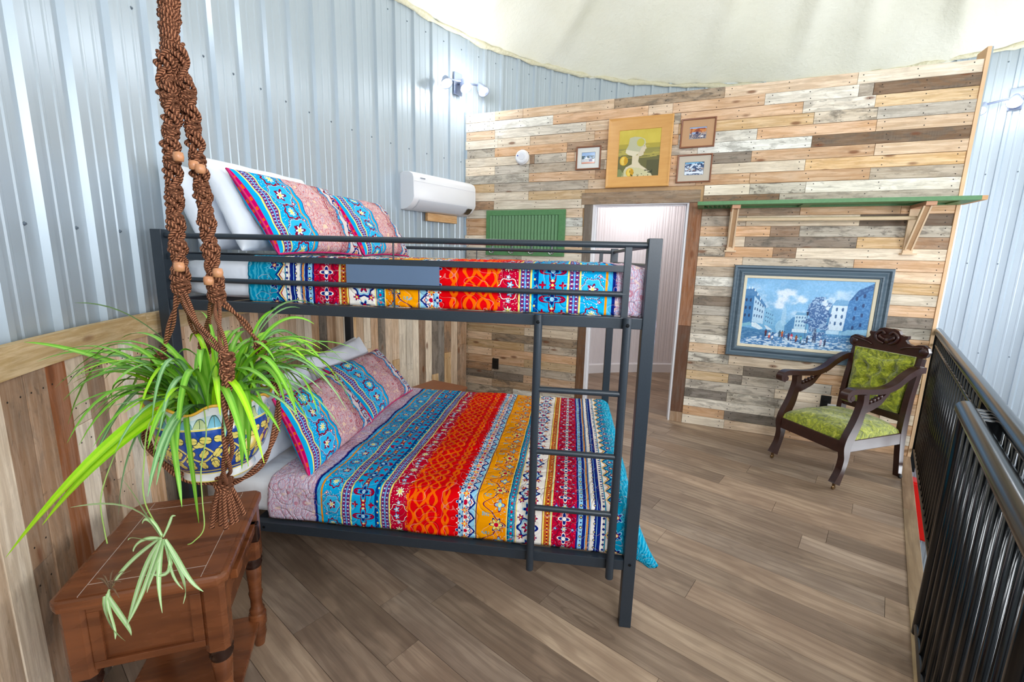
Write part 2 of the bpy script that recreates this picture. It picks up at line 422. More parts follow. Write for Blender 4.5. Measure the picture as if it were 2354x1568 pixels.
for k in range(6):
    da = 13.2; b = MB(); am = a+da/2
    def arc(u, r): q = cyl(am+u, r, 0); return q
    ns = 8; ring = []
    for i in range(ns+1):
        u = -da/2+.02+(da-.04)*i/ns; A, B = arc(u, SR-.042), arc(u, SR-.068)
        ring.append([(A.x, A.y, ZW-CAPH), (B.x, B.y, ZW-CAPH), (B.x, B.y, ZW), (A.x, A.y, ZW)])
    c = cyl(am, SR-.05, ZW-CAPH/2); d = Vector((-math.cos(R_(am)), -math.sin(R_(am)), 0)); m = frame(c, Vector((-d.y, d.x, 0)), d); mi = m.inverted()
    b.v = [mi @ Vector(q) for g in ring for q in g]; b.f = [(i*4+j, i*4+(j+1) % 4, (i+1)*4+(j+1) % 4, (i+1)*4+j) for i in range(ns) for j in range(4)]+[(0, 1, 2, 3), (ns*4+3, ns*4+2, ns*4+1, ns*4)]
    o = link('cap_board', b.mesh('cap_board', MW), wains, color=lin(*[q*rw.uniform(.95, 1.03) for q in (216, 180, 138)])[:3]+(.12,)); o.matrix_local = m; a += da
b = MB()
for p_, d in NL: b.lathe([(.0032, 0), (.003, .0006)], 5, c=p_, m=frame((0, 0, 0), (0, 0, 1), d).to_3x3().to_4x4())
tag(b.build('nail', NAIL, wains), kind='stuff')
b = MB()                                                      # dark backing behind the wainscot boards
ns = 24
for i in range(ns+1):
    u = AC0+(AC1-AC0)*i/ns; q = cyl(u, SR-.044); b.v += [(q.x, q.y, 0), (q.x, q.y, ZW-.01)]
b.f = [(2*i, 2*i+2, 2*i+3, 2*i+1) for i in range(ns)]
b.build('backing', plain('batten_shadow', (60, 46, 34), .9), wains)

# ---------------------------------------------------------------- pallet partition wall
WO = Vector((-1.4601, 3.1976, 0)); WA = -.2678; WD = Vector((math.cos(WA), math.sin(WA), 0)); WN = Vector((WD.y, -WD.x, 0))   # along the wall; towards the room
def wp(s, z, off=0.): return WO+WD*s+WN*off+Vector((0, 0, z))
DL, DR, DT = 1.385, 2.215, 2.005      # door opening
WALLH = 2.92
part = tag(empty('wall_back', WO, WA), kind='structure')
b = MB()
for s0, s1, z0, z1 in ((-.12, DL-.01, 0, WALLH-.004), (DR+.01, 4.045, 0, WALLH-.004), (DL-.01, DR+.01, DT+.01, WALLH-.004)): b.box(s0, s1, .0, .11, z0, z1)
b.build('stud_core', DARKW, part)
PL = """0.000-0.333P 0.333-0.633p 0.633-1.515p 1.515-2.419M 2.419-3.325p 3.325-4.050P
0.000-0.272W 0.272-0.943W 0.943-1.817o 1.817-2.021p 2.021-2.720o 2.720-3.342W 3.342-3.433g 3.433-4.050B
0.000-0.332p 0.332-1.265W 1.265-1.746p 1.746-2.092m 2.092-2.993o 2.993-3.455W 3.455-4.050y
0.000-0.367P 0.367-0.714P 0.714-1.352p 1.352-1.790o 1.790-2.082p 2.082-3.076y 3.076-3.478m 3.478-4.050g
0.000-0.335m 0.335-1.093o 1.093-1.796b 1.796-2.089o 2.089-2.693W 2.693-3.485o 3.485-4.050p
0.000-0.716P 0.716-0.766b 0.766-1.089g 1.089-1.170o 1.170-1.803P 1.803-2.252g 2.252-3.083W 3.083-4.050B
0.000-0.339P 0.339-0.710g 0.710-1.457g 1.457-1.809P 1.809-2.104o 2.104-2.670G 2.670-3.498o 3.498-4.050p
0.000-0.713m 0.713-1.376o 1.376-1.700b 1.700-2.112o 2.112-3.060P 3.060-4.050y
0.000-0.337y 0.337-1.315g 1.315-1.707p 1.707-2.261o 2.261-2.676o 2.676-3.492o 3.492-4.050g
0.000-0.714P 0.714-1.286y 1.286-1.867P 1.867-2.685P 2.685-3.084m 3.084-4.050W
0.000-0.336b 0.336-1.261P 1.261-2.320P 2.320-2.908B 2.908-4.050g
0.000-0.691P 0.691-1.274p 2.285-3.069b 3.069-3.722o 3.722-4.050o
0.000-0.694o 0.694-1.279W 2.293-2.687g 2.687-3.476P 3.476-4.050B
0.000-0.791o 0.791-1.284P 2.301-2.562o 2.562-2.875o 2.875-3.084b 3.084-4.050m
0.000-0.652P 0.652-1.288o 2.298-2.571W 2.571-2.695P 2.695-3.480G 3.480-3.800y 3.800-4.050b
0.000-0.727P 0.727-1.293p 2.292-2.552m 2.552-2.913o 2.913-3.080b 3.080-4.050P
0.000-0.658g 0.658-1.298P 2.293-2.694p 2.694-3.483m 3.483-4.050o
0.000-0.612p 0.612-1.303o 2.289-2.881g 2.881-3.317o 3.317-4.050p
0.000-0.759P 0.759-1.307g 2.290-3.020W 3.020-3.561p 3.561-4.050y
0.000-0.666o 0.666-1.312P 2.290-3.093g 3.093-3.428p 3.428-4.050P
0.000-0.813p 0.813-1.317b 2.291-2.877G 2.877-3.527g 3.527-4.050o
0.000-0.622W 0.622-1.321p 2.291-3.208g 3.208-3.653o 3.653-4.050G
0.000-0.723p 0.723-1.326g 2.291-2.930m 2.930-3.372p 3.372-4.050g
0.000-0.577P 0.577-1.331o 2.292-3.070m 3.070-3.532G 3.532-4.050o
0.000-0.777o 0.777-1.335g 2.284-3.048W 3.048-3.689p 3.689-4.050p
0.000-0.712y 0.712-1.295P 2.284-2.579p 2.579-3.090o 3.090-3.614P 3.614-4.050o
0.000-0.337p 0.337-1.300M 2.281-2.676m 2.676-3.370P 3.370-3.742p 3.742-4.050P
0.000-0.717y 0.717-1.305g 2.281-2.801g 2.801-3.078G 3.078-3.271p 3.271-3.696o 3.696-4.050g
0.000-0.340p 0.340-1.309o 2.284-2.690y 2.690-2.799G 2.799-3.127g 3.127-3.469g 3.469-3.766o 3.766-4.050o
0.000-0.723o 0.723-1.314y 2.284-3.064g 3.064-3.418P 3.418-3.749p 3.749-4.050o
0.000-0.343b 0.343-1.318g 2.284-2.694G 2.694-3.141m 3.141-3.429P 3.429-3.819p 3.819-4.050P
0.000-0.366G 0.366-0.718G 0.718-1.323o 2.284-3.084W 3.084-3.471P 3.471-4.050o
0.000-0.347p 0.347-0.851M 0.851-1.327g 2.287-2.689o 2.689-3.128G 3.128-3.482p 3.482-4.050P
0.000-0.601m 0.601-1.332W 2.291-2.698P 2.698-3.171p 3.171-3.647o 3.647-4.050o"""
RH = WALLH/34; NL = []
rq = random.Random(5)
for r, line in enumerate(PL.strip().split('\n')):
    for tk in line.split():
        s0, s1 = (float(q) for q in tk[:-1].split('-')); t = tk[-1]; s1 = min(s1, 4.04)
        z1 = WALLH-r*RH; z0 = z1-RH; segs = [(s0, s1)]
        if z0 < DT+.1:                                        # cut out the door surround
            segs = []
            if s0 < 1.29: segs.append((s0, min(s1, 1.29)))
            if s1 > 2.335: segs.append((max(s0, 2.335), s1))
            if z1 > DT+.105 and z0 < DT+.105 and not segs: segs = []
        for a0, a1 in segs:
            if a1-a0 < .02: continue
            T = .013+rq.uniform(0, .007); L = a1-a0-.0018
            m = Matrix.Translation(((a0+a1)/2, 0, (z0+z1)/2)) @ Matrix.Rotation(pi/2, 4, 'X')
            board('plank', part, m, L, RH-.0016-rq.uniform(0, .0015), T, tone(t))
            xs = [a0+.045, a1-.045]+([a0+(a1-a0)*.5] if L > .55 else []) if L > .16 else []
            for x in xs:
                for q in (-1, 1): NL.append(Vector((x+rq.uniform(-.012, .012), -T, (z0+z1)/2+q*RH*rq.uniform(.22, .3))))
b = MB()
for p_ in NL: b.lathe([(.0045, 0), (.0040, .0008)], 5, c=p_, m=frame((0, 0, 0), (0, 0, 1), (0, -1, 0)).to_3x3().to_4x4())
tag(b.build('nail', NAIL, part), kind='stuff')
# end strip of the partition, galvanised corner, corner channel
MB().box(4.04, 4.062, -.024, .11, 0, WALLH+.07).build('end_strip', plain('pine_strip', (226, 188, 148), .7, noise=.15, nscale=12), part)
MB().box(4.062, 4.085, .012, .115, 0, WALLH+.08).build('corner_trim', GALV, part)
MB().box(-.012, .0, -.03, .0, 1.2, WALLH+.02).build('corner_channel', GALV, part)
# door surround of weathered boards
sur = tag(empty('trim_2', WO, WA), kind='structure')
def wb(name, s0, s1, z0, z1, col, T=.022, vert=True, par=sur):
    if vert: m = Matrix.Translation(((s0+s1)/2, 0, (z0+z1)/2)) @ Matrix.Rotation(pi/2, 4, 'X') @ Matrix.Rotation(pi/2, 4, 'Z'); L, W = z1-z0, s1-s0
    else: m = Matrix.Translation(((s0+s1)/2, 0, (z0+z1)/2)) @ Matrix.Rotation(pi/2, 4, 'X'); L, W = s1-s0, z1-z0
    return board(name, par, m, L-.002, W-.001, T, col)
wb('board', 1.262, 2.312, DT, DT+.108, lin(166, 142, 116)[:3]+(.5,), .026, False)
wb('board', 1.292, DL-.012, .86, DT, lin(128, 116, 104)[:3]+(.6,))
wb('board', 1.292, DL-.012, 0, .86, lin(126, 92, 64)[:3]+(.6,))
wb('board', DR+.012, 2.334, .92, DT, lin(160, 112, 78)[:3]+(.35,))
wb('board', DR+.012, 2.334, .10, .92, lin(112, 80, 60)[:3]+(.4,))
wb('board', DR+.012, 2.334, .0, .10, lin(172, 142, 112)[:3]+(.3,))
# white jamb, bathroom beyond
dr = tag(empty('door_1', WO, WA), kind='structure')
b = MB(); b.box(DL-.014, DL+.006, -.012, .13, 0, DT+.012); b.box(DR-.006, DR+.014, -.012, .13, 0, DT+.012); b.box(DL+.006, DR-.006, -.012, .13, DT-.008, DT+.012); b.build('jamb', WHITE, dr, bevel=.002)
b = MB(); b.box(DL+.006, DL+.018, .035, .05, 0, DT-.008); b.box(DR-.018, DR-.006, .035, .05, 0, DT-.008); b.box(DL+.018, DR-.018, .035, .05, DT-.02, DT-.008); b.build('door_stop', WHITE, dr)
STEEL = plain('brushed_steel', (150, 158, 168), .3, .9)
for z in (1.80, .36): MB().box(DR-.0075, DR-.0055, .055, .09, z-.045, z+.045).build('hinge_leaf', STEEL, dr)
bath = tag(empty('wall_bathroom', (0, 0, 0)), kind='structure')
g = Gr('white_beadboard', .4); co = g.coord(); g.col(lin(240, 236, 242)); BEAD = g.mat
b = MB()
A0, A1 = 62, 141; N = 330; rb = SR-.06
ppts = []
for i in range(N+1):
    u = A0+(A1-A0)*i/N; ph = (i % 5); dpt = (0, 0, .0035, .001, .0035)[ph]; ppts.append((u, rb+dpt))
for z in (0, 2.60): b.v += [tuple(cyl(u, r, z)) for u, r in ppts]
b.f = [(i+1, i, N+1+i, N+2+i) for i in range(N)]
b.build('beadboard', BEAD, bath)
side0 = wp(4.02, 0, -.03)
b = MB(); m = frame((side0.x, side0.y, 0), ED, (0, 0, 1)); b.box(0, 1.9, 0, .05, 0, 2.9, m); b.build('side_partition', WHITE, bath)
b = MB()
for i in range(41):
    u = A0+(A1-A0)*i/40
    for r, z in ((rb, 0), (rb-.016, 0), (rb-.016, .11), (rb-.008, .125), (rb, .125)): b.v.append(tuple(cyl(u, r, z)))
b.f = [(i*5+j, (i+1)*5+j, (i+1)*5+(j+1) % 5, i*5+(j+1) % 5) for i in range(40) for j in range(5)]
tag(b.build('baseboard_bathroom', WHITE), kind='structure')
cp = clip(in_silo(big, SR-.03), (-WD.y*-1, -WD.x), 1e9)
poly = in_silo([tuple(wp(-.3, 0, -.1)[:2]), tuple(wp(4.0, 0, -.1)[:2]), tuple((wp(4.0, 0, -.1)+ED*2.2)[:2]), tuple((wp(-.3, 0, -.1)-WN*2.6)[:2])], SR-.05)
tag(MB().prism(poly, .05, z0=2.6).build('ceiling_bathroom', WHITE), kind='structure')
b = MB(); b.lathe([(.15, 0), (.15, .03), (.11, .05), (.02, .055)], 24, c=(.55, 4.0, 2.6), m=Matrix.Scale(-1, 4, (0, 0, 1)))
tag(b.build('ceiling_lamp', emit('lamp_glow', (255, 246, 236), 4.), smooth=True), 'round flush ceiling lamp in the white bathroom beyond the door', 'lamp')
hk = tag(empty('towel_hook', wp(1.43, 1.235, -.16)), 'small chrome hook on the white wall just inside the doorway', 'hook')
hp = wp(1.392, 1.235, -.02)-Vector(hk.location)
b = MB(); b.lathe([(.018, 0), (.018, .004), (.006, .006)], 10, c=hp, m=frame((0, 0, 0), (0, 0, 1), WD).to_3x3().to_4x4()); b.build('rose', STEEL, hk)
MB().tube([hp, hp+WD*.03, hp+WD*.045+Vector((0, 0, .012))], .0045, 6).build('peg', STEEL, hk)

# ---------------------------------------------------------------- foam dome
b = MB(); NA, NZ = 240, 40; rf = random.Random(3)
rid = [(rf.uniform(-.25, .25), rf.uniform(.5, 1.3)) for _ in range(24)]
def dome(i, j):
    a = 2*pi*i/NA; t = j/NZ; r = (SR-.012)*(1-t*.97); z = EAVE+.02+t*2.35
    k = a/(2*pi)*24; q = int(k) % 24; fr = k-int(k)-.5+rid[q][0]
    fold = .085*rid[q][1]*math.exp(-(fr/.11)**2)*min(1, t*6+.1)
    lump = .018*math.sin(a*7+t*9)+.012*math.sin(a*19-t*23)+.02*math.sin(a*3+t*5)
    if j == 0: z += .012*math.sin(a*61)+.010*math.sin(a*143+1)
    return (SX+r*math.cos(a), SY+r*math.sin(a), z-fold-lump*.6)
vs_ = [dome(i, j) for j in range(NZ+1) for i in range(NA)]
b.add(vs_, [(j*NA+i, (j+1)*NA+i, (j+1)*NA+(i+1) % NA, j*NA+(i+1) % NA) for j in range(NZ) for i in range(NA)]+[tuple(NZ*NA+i for i in range(NA))])
lipv = [(SX+(SR+.05)*math.cos(2*pi*i/NA), SY+(SR+.05)*math.sin(2*pi*i/NA), EAVE+.03) for i in range(NA)]
b.add([vs_[i] for i in range(NA)]+lipv, [(i, (i+1) % NA, NA+(i+1) % NA, NA+i) for i in range(NA)])
ceil = tag(b.build('ceiling', MFO, smooth=True), kind='structure')
FE = Gr('foam_edge', .85, 0, .2); nn = FE.noise(FE.coord(), 30, 4); FE.col(FE.mix(nn, lin(206, 198, 164), lin(232, 228, 206))); FE.bump(nn, .8, .02); re = random.Random(9)
ph_ = [re.uniform(0, 6.28) for _ in range(5)]; ring_ = []; rad_ = []
for i in range(420):
    a = 2*pi*i/420; ring_.append((SX+(SR-.022)*math.cos(a), SY+(SR-.022)*math.sin(a), EAVE+.012+.006*math.sin(a*37+ph_[0]))); rad_.append(.020+.006*math.sin(a*23+ph_[1])+.006*math.sin(a*67+ph_[2])+.005*max(0, math.sin(a*104+ph_[3]))+.004*re.random())
b = MB(); b.tube(ring_, rad_, 8, closed=True); b.build('foam_edge', FE.mat, ceil, smooth=True)

# ---------------------------------------------------------------- printed fabric
TEAL, SKY, NAVY, CRIM, RED, ORA, GOLD, WHI, LILA, BURG, PUR, YEL = [lin(*c) for c in ((22, 140, 178), (36, 168, 222), (22, 38, 120), (196, 14, 52), (228, 18, 24), (246, 112, 20), (246, 158, 16), (244, 236, 226), (224, 210, 222), (140, 20, 50), (92, 40, 120), (240, 226, 120))]
LBLU = lin(150, 205, 232)
class Fab:
    def __init__(s, name, bands, umax):
        s.g = g = Gr(name, .85, 0, .06)
        s.u, s.v = g.uv()
        s.c = g.ramp(s.u/umax, [(a/umax, c) for a, c in bands], 'CONSTANT')
    def put(s, mask, col): s.c = s.g.mix(mask, s.c, col)
    def cell(s, u0, u1, per, ph=0.):                  # local coordinates (a, b) in units of the band width, plus the mask of the band
        g = s.g; W = u1-u0; a = (s.u-(u0+u1)/2)/W; b = (g.fract(s.v/per+ph)-.5)*(per/W); return a, b, g.band(s.u, u0, u1)
    def flower(s, a, b, mk, r, n, col, core, outl=None):
        g = s.g; d = g.hyp(a, b); th = g.atan2(b, a); pet = d/(.72+.28*g.cos(th*float(n)))
        if outl: s.put((pet < r*1.25)*mk, outl)
        s.put((pet < r)*mk, col); s.put((d < r*.38)*mk, core)
    def ring(s, a, b, mk, r, w_, n, amp, col):
        g = s.g; d = g.hyp(a, b); th = g.atan2(b, a); d = d/(1.+amp*g.cos(th*float(n))); s.put((g.abs(d-r) < w_)*mk, col)
    def heart(s, a, b, mk, r, fill, line, tick):       # ogival medallion
        g = s.g; d = g.hyp(a*.95, b)*(1.-.22*g.sin(g.atan2(b, a)*1.)*0.)/(1.+.10*g.cos(g.atan2(b, a)*6.))
        s.put((d < r*1.12)*(g.sin(g.atan2(b, a)*34.) > 0.)*mk, tick); s.put((d < r)*mk, line); s.put((d < r*.93)*mk, fill)
    def dots(s, u0, u1, per, r, col, ph=0., um=None):
        g = s.g; b = (g.fract(s.v/per+ph)-.5)*per; a = s.u-(um if um is not None else (u0+u1)/2); s.put((g.hyp(a, b) < r), col)
    def speck(s, u0, u1, scale, thr, col, col2=None):
        g = s.g; v = g.comb(s.u, s.v); d = g.voro(v, scale); mk = g.band(s.u, u0, u1); s.put((d < thr)*mk, col)
        if col2: s.put((d < thr*.5)*mk, col2)
    def zig(s, u0, amp, per, w_, col, ph=0.):
        g = s.g; t = g.abs(g.fract(s.v/per+ph)-.5)*2.; s.put(g.abs(s.u-(u0+amp*t)) < w_, col); return t
    def line(s, u0, w_, col): s.put(s.g.abs(s.u-u0) < w_, col)
    def paisley(s, u0, u1, c1, c2, c3, c4, sc=1.):
        g = s.g; v = g.comb(s.u, s.v); mk = g.band(s.u, u0, u1)
        wv = g.wave(g.vscale(v, (1, .6, 1)), 34*sc, 14., 3., 1.3); s.put((wv > .68)*mk*.85, c1)
        w2 = g.wave(g.vscale(v, (.7, 1, 1)), 52*sc, 18., 2.5, 1.1); s.put((w2 > .8)*mk*.8, c2)
        d = g.voro(v, 26*sc); rr = g.abs(g.fract(d*3.2)-.5); s.put((rr < .07)*mk*.8, c4)
        n = g.noise(v, 34*sc, 2); s.put(g.ss(.60, .66, n)*mk*.8, c3)
        d2 = g.voro(v, 150*sc); s.put((d2 < .22)*mk*.55, c1)
    def stripe(s, u0):                                 # yellow / purple beads / yellow, 5 cm
        s.line(u0+.003, .0032, YEL); s.line(u0+.047, .0032, YEL); s.line(u0+.0075, .0010, BURG); s.line(u0+.0425, .0010, BURG)
        s.put(s.g.band(s.u, u0+.009, u0+.041), lin(60, 120, 200))
        for q in (.0155, .0345):
            s.dots(0, 0, .016, .0062, BURG, 0, u0+q); s.dots(0, 0, .016, .0038, PUR, 0, u0+q); s.dots(0, 0, .016, .0028, WHI, .5, u0+q)
        s.line(u0+.025, .0012, LBLU)
    def medal(s, u0, u1, per=.19):                     # sky-blue band of medallions
        a, b, mk = s.cell(u0, u1, per)
        s.speck(u0, u1, 120, .2, WHI); s.heart(a, b, mk, .43, lin(60, 180, 228), LBLU, BURG)
        s.flower(a, b, mk, .26, 5, BURG, SKY); s.flower(a, b, mk, .17, 6, WHI, YEL, NAVY)
        a, b, mk = s.cell(u0, u1, per, .5); s.ring(a, b, mk, .30, .035, 8, .10, BURG); s.flower(a, b, mk, .18, 8, lin(238, 240, 190), YEL)
        for q in (.25, .75):
            a, b, mk = s.cell(u0, u1, per, q); s.flower(a-.33, b, mk, .09, 4, CRIM, WHI)
    def bluemot(s, u0, u1):
        a, b, mk = s.cell(u0, u1, .105); s.ring(a, b, mk, .27, .05, 4, .45, BURG); s.flower(a, b, mk, .2, 4, NAVY, LBLU); s.flower(a, g_abs(s, b)-.33, mk, .07, 4, YEL, WHI)
        s.flower(g_abs(s, a)-.34, b, mk, .09, 4, CRIM, NAVY)
        a, b, mk = s.cell(u0, u1, .105, .5); s.flower(a, b, mk, .12, 4, CRIM, YEL); s.flower(g_abs(s, a)-.34, b, mk, .13, 4, BURG, CRIM)
        s.speck(u0, u1, 150, .16, NAVY)
    def finish(s, quilt=True):
        g = s.g; v = g.comb(s.u, s.v)
        n = g.noise(v, 9., 2); st = g.abs(g.fract(g.noise(v, 7., 1.5, .5)*9.)-.5)
        weave = g.noise(v, 900., 1)
        s.c = g.mix((st < .022)*(.28 if quilt else 0.), s.c, lin(244, 200, 190))
        g.col(g.hsv(s.c, .5, 1.02, .96+weave*.08))
        if quilt: g.bump(g.ss(0., .22, st)*.8+n*.3+weave*.05, .55, .006)
        else: g.bump(n*.3+weave*.05, .3, .006)
        return g.mat
def g_abs(s, x): return s.g.abs(x)
def quilt_mat():
    D = lin(14, 62, 140)
    F = Fab('printed_quilt', [(0, TEAL), (.167, WHI), (.187, NAVY), (.208, WHI), (.224, NAVY), (.237, lin(196, 150, 90)), (.249, NAVY), (.264, LBLU), (.282, NAVY), (.292, CRIM),
        (.394, YEL), (.402, lin(206, 104, 30)), (.429, YEL), (.437, WHI), (.551, TEAL), (.592, GOLD), (.728, LBLU), (.80, RED), (1.036, CRIM), (1.12, SKY), (1.17, D), (1.193, SKY),
        (1.304, SKY), (1.354, SKY), (1.44, lin(244, 150, 40)), (1.452, lin(70, 180, 228)), (1.469, NAVY), (1.481, LILA)], 2.2)
    g = F.g; v = g.comb(F.u, F.v)
    # teal end with swirls, navy scallop
    wv = g.wave(v, 16., 9., 2., 1.4); F.put((wv > .6)*(F.u < .10)*.55, lin(90, 195, 220))
    F.speck(.085, .15, 95, .24, NAVY, YEL); F.speck(.075, .16, 70, .13, CRIM)
    t = F.zig(.128, .032, .075, .0042, NAVY); F.zig(.137, .028, .075, .0030, YEL); F.zig(.143, .026, .075, .0022, CRIM)
    F.put((F.u > .146+.021*t)*(F.u < .167), WHI)
    a, b, mk = F.cell(.09, .15, .075, .5); F.flower(a, b, mk, .34, 5, NAVY, CRIM, LBLU); F.flower(a, b, mk, .12, 5, YEL, WHI)
    # white and navy ribbons
    b_ = (g.fract(F.v/.022)-.5)*.022; F.put((g.abs(b_)+g.abs(F.u-.177)*.9 < .0062), NAVY); F.dots(.205, .225, .034, .0056, NAVY); F.dots(.205, .225, .034, .0028, YEL); F.dots(0, 0, .034, .0030, NAVY, .5, .215)
    F.dots(0, 0, .010, .0026, NAVY, 0, .239); F.dots(0, 0, .010, .0026, ORA, .5, .246)
    F.dots(.262, .285, .04, .0066, NAVY); F.dots(.262, .285, .04, .0035, YEL); F.dots(0, 0, .04, .0036, NAVY, .5, .273); F.line(.251, .0014, LBLU); F.line(.235, .0012, LBLU); F.line(.2055, .0012, LBLU)
    # crimson floral
    F.speck(.295, .392, 130, .2, lin(110, 160, 220), WHI); a, b, mk = F.cell(.292, .394, .085); F.ring(a, b, mk, .36, .04, 6, .12, BURG); F.flower(a, b, mk, .22, 4, NAVY, WHI, WHI)
    a, b, mk = F.cell(.292, .394, .085, .5); F.flower(a, b, mk, .12, 6, LBLU, YEL, BURG); F.flower(g.abs(a)-.36, b, mk, .11, 4, PUR, LBLU)
    # amber ribbon
    F.dots(0, 0, .016, .0042, BURG, 0, .4155); F.dots(0, 0, .016, .0028, YEL, .5, .4155); F.dots(0, 0, .008, .0016, NAVY, 0, .407); F.dots(0, 0, .008, .0016, NAVY, 0, .424); F.line(.437, .0014, BURG); F.line(.401, .001, LBLU)
    # white floral
    a, b, mk = F.cell(.451, .551, .15); F.ring(a, b, mk, .38, .05, 6, .14, NAVY); F.ring(a, b, mk, .30, .035, 6, .1, LBLU); F.flower(a, b, mk, .2, 6, CRIM, LBLU, NAVY)
    a, b, mk = F.cell(.451, .551, .15, .5); F.flower(a, b, mk, .2, 5, NAVY, CRIM, LBLU)
    for q in (.28, .72):
        a, b, mk = F.cell(.451, .551, .15, q); F.flower(g.abs(a)-.3, b, mk, .12, 5, CRIM, YEL, NAVY)
    F.speck(.455, .548, 150, .15, NAVY)
    # teal ribbon
    F.line(.551, .0022, YEL); F.line(.591, .0022, YEL); F.line(.556, .0016, NAVY); F.line(.586, .0016, NAVY); F.dots(0, 0, .03, .0055, CRIM, 0, .571); F.dots(0, 0, .03, .0042, LBLU, .5, .571); F.speck(.558, .584, 170, .17, YEL)
    # marigold with lacy border
    t = g.abs(g.fract(F.v/.155)-.5)*2.; edge = .592+.052+.040*g.cos(g.fract(F.v/.155)*6.2832)+.010*g.cos(g.fract(F.v/.155)*6.2832*3.)
    F.put((F.u < edge+.006)*(F.u > .594), BURG); F.put((F.u < edge+.003)*(F.u > .594), NAVY); F.put((F.u < edge)*(F.u > .594), lin(244, 146, 20))
    F.speck(.596, .66, 120, .22, LBLU, YEL)
    a, b, mk = F.cell(.592, .728, .155, 0.); F.flower(a+.18, b, mk, .19, 6, YEL, CRIM, NAVY); a, b, mk = F.cell(.592, .728, .155, .5); F.flower(a+.26, b, mk, .15, 4, lin(130, 180, 210), YEL, BURG)
    F.put(g.band(F.u, .666, .70)*(g.abs(g.abs(g.fract(F.v/.155)-.5)-.27) < .05)*(g.noise(v, 130., 1) > .5), lin(110, 170, 190))
    F.line(.727, .0022, NAVY); F.line(.7305, .0012, YEL)
    # blue-and-white crowns
    t = F.zig(.735, .030, .062, .0052, NAVY); F.zig(.742, .030, .062, .0030, WHI); F.zig(.747, .030, .062, .002, CRIM); a, b, mk = F.cell(.728, .82, .062, .0); F.flower(a-.02, b, mk, .26, 5, WHI, CRIM, NAVY); F.flower(a-.30, b, mk, .17, 4, NAVY, WHI, LBLU)
    a, b, mk = F.cell(.728, .82, .062, .5); F.flower(a-.05, b, mk, .15, 4, ORA, YEL, WHI); F.flower(a-.36, b, mk, .12, 4, WHI, CRIM)
    # red with orange chains
    for uc, amp, per in ((.868, .012, .11), (.868, -.012, .11), (.93, .021, .13), (.93, -.021, .13), (.985, .021, .13), (.985, -.021, .13), (1.022, .012, .11)):
        x = F.u-(uc+amp*g.sin(F.v*(2*pi/per)+g.noise(v, 25., 1)*1.2)); F.put(g.abs(x) < .0075*(.55+.45*g.abs(g.sin(F.v*(2*pi/per)*.5+.6))), lin(248, 104, 16))
    F.speck(.83, 1.02, 44, .07, lin(246, 90, 30))
    # crimson medallions
    F.put(g.band(F.u, 1.036, 1.05)*(g.noise(v, 60., 2) > .5), ORA); F.speck(1.045, 1.118, 140, .2, WHI); a, b, mk = F.cell(1.04, 1.12, .17); F.heart(a, b, mk, .5, lin(200, 16, 46), WHI, BURG); F.flower(a-.1, g.abs(b)-.2, mk, .16, 5, LBLU, WHI, NAVY)
    a, b, mk = F.cell(1.04, 1.12, .17, .5); F.flower(a, b, mk, .24, 8, lin(235, 235, 205), YEL, BURG); F.flower(a, g.abs(b)-.5, mk, .12, 5, LBLU, WHI)
    F.stripe(1.12); F.dots(0, 0, .05, .0042, YEL, 0, 1.181); F.dots(0, 0, .05, .0050, TEAL, .5, 1.181); F.speck(1.172, 1.19, 160, .2, SKY)
    F.bluemot(1.193, 1.304); F.stripe(1.304); F.medal(1.354, 1.44)
    F.paisley(1.481, 2.2, lin(206, 160, 180), lin(168, 170, 206), lin(240, 214, 200), lin(196, 120, 140), .8)
    return F.finish()
def sham_mat():
    F = Fab('printed_pillow_sham', [(0, lin(214, 30, 110)), (.0018, SKY), (.082, SKY), (.21, lin(244, 150, 60)), (.217, SKY), (.236, NAVY), (.242, lin(226, 190, 184)), (.50, lin(60, 165, 215)), (.52, lin(222, 208, 206)), (.8, LILA)], 1.0)
    g = F.g; v = g.comb(F.u, F.v)
    F.put((F.u < .0018)*(g.noise(v, 26., 1) > .55), ORA); F.stripe(.02); F.medal(.076, .208, .2)
    F.paisley(.243, .50, lin(208, 136, 132), lin(164, 160, 192), lin(242, 212, 180), lin(186, 80, 90), .75)
    wv = g.wave(v, 30., 10., 2., 1.2); F.put(g.band(F.u, .43, .498)*(wv > .62), BURG); F.speck(.43, .498, 120, .2, lin(120, 170, 190), YEL)
    F.dots(0, 0, .03, .0052, BURG, 0, .51); F.line(.500, .0016, NAVY); F.line(.521, .0016, NAVY)
    a, b, mk = F.cell(.53, .66, .16); F.ring(a, b, mk, .34, .05, 6, .15, BURG); F.ring(a, b, mk, .26, .04, 6, .1, LBLU); F.flower(a, b, mk, .16, 5, BURG, LBLU, NAVY)
    a, b, mk = F.cell(.53, .66, .16, .5); F.ring(a, b, mk, .2, .05, 8, .1, NAVY); F.flower(a, b, mk, .12, 6, CRIM, YEL); F.speck(.53, .8, 130, .17, BURG)
    return F.finish(False)
QUILT, SHAM = quilt_mat(), sham_mat()
def linen():
    g = Gr('white_linen', .85, 0, .15); co = g.coord(); n = g.noise(co, 5., 3); g.col(g.mix(n, lin(228, 234, 246), lin(245, 247, 252))); g.bump(n+g.noise(co, 14, 2)*.35, .45, .03); return g.mat
LINEN = linen(); PIPE = plain('magenta_piping', (206, 26, 106), .7)
g = Gr('black_bed_steel', .38, 0, .5); n = g.noise(g.coord(), 160, 3); g.col(g.mix(n, lin(34, 42, 50), lin(45, 54, 64))); g.bump(n, .08, .001); BED = g.mat

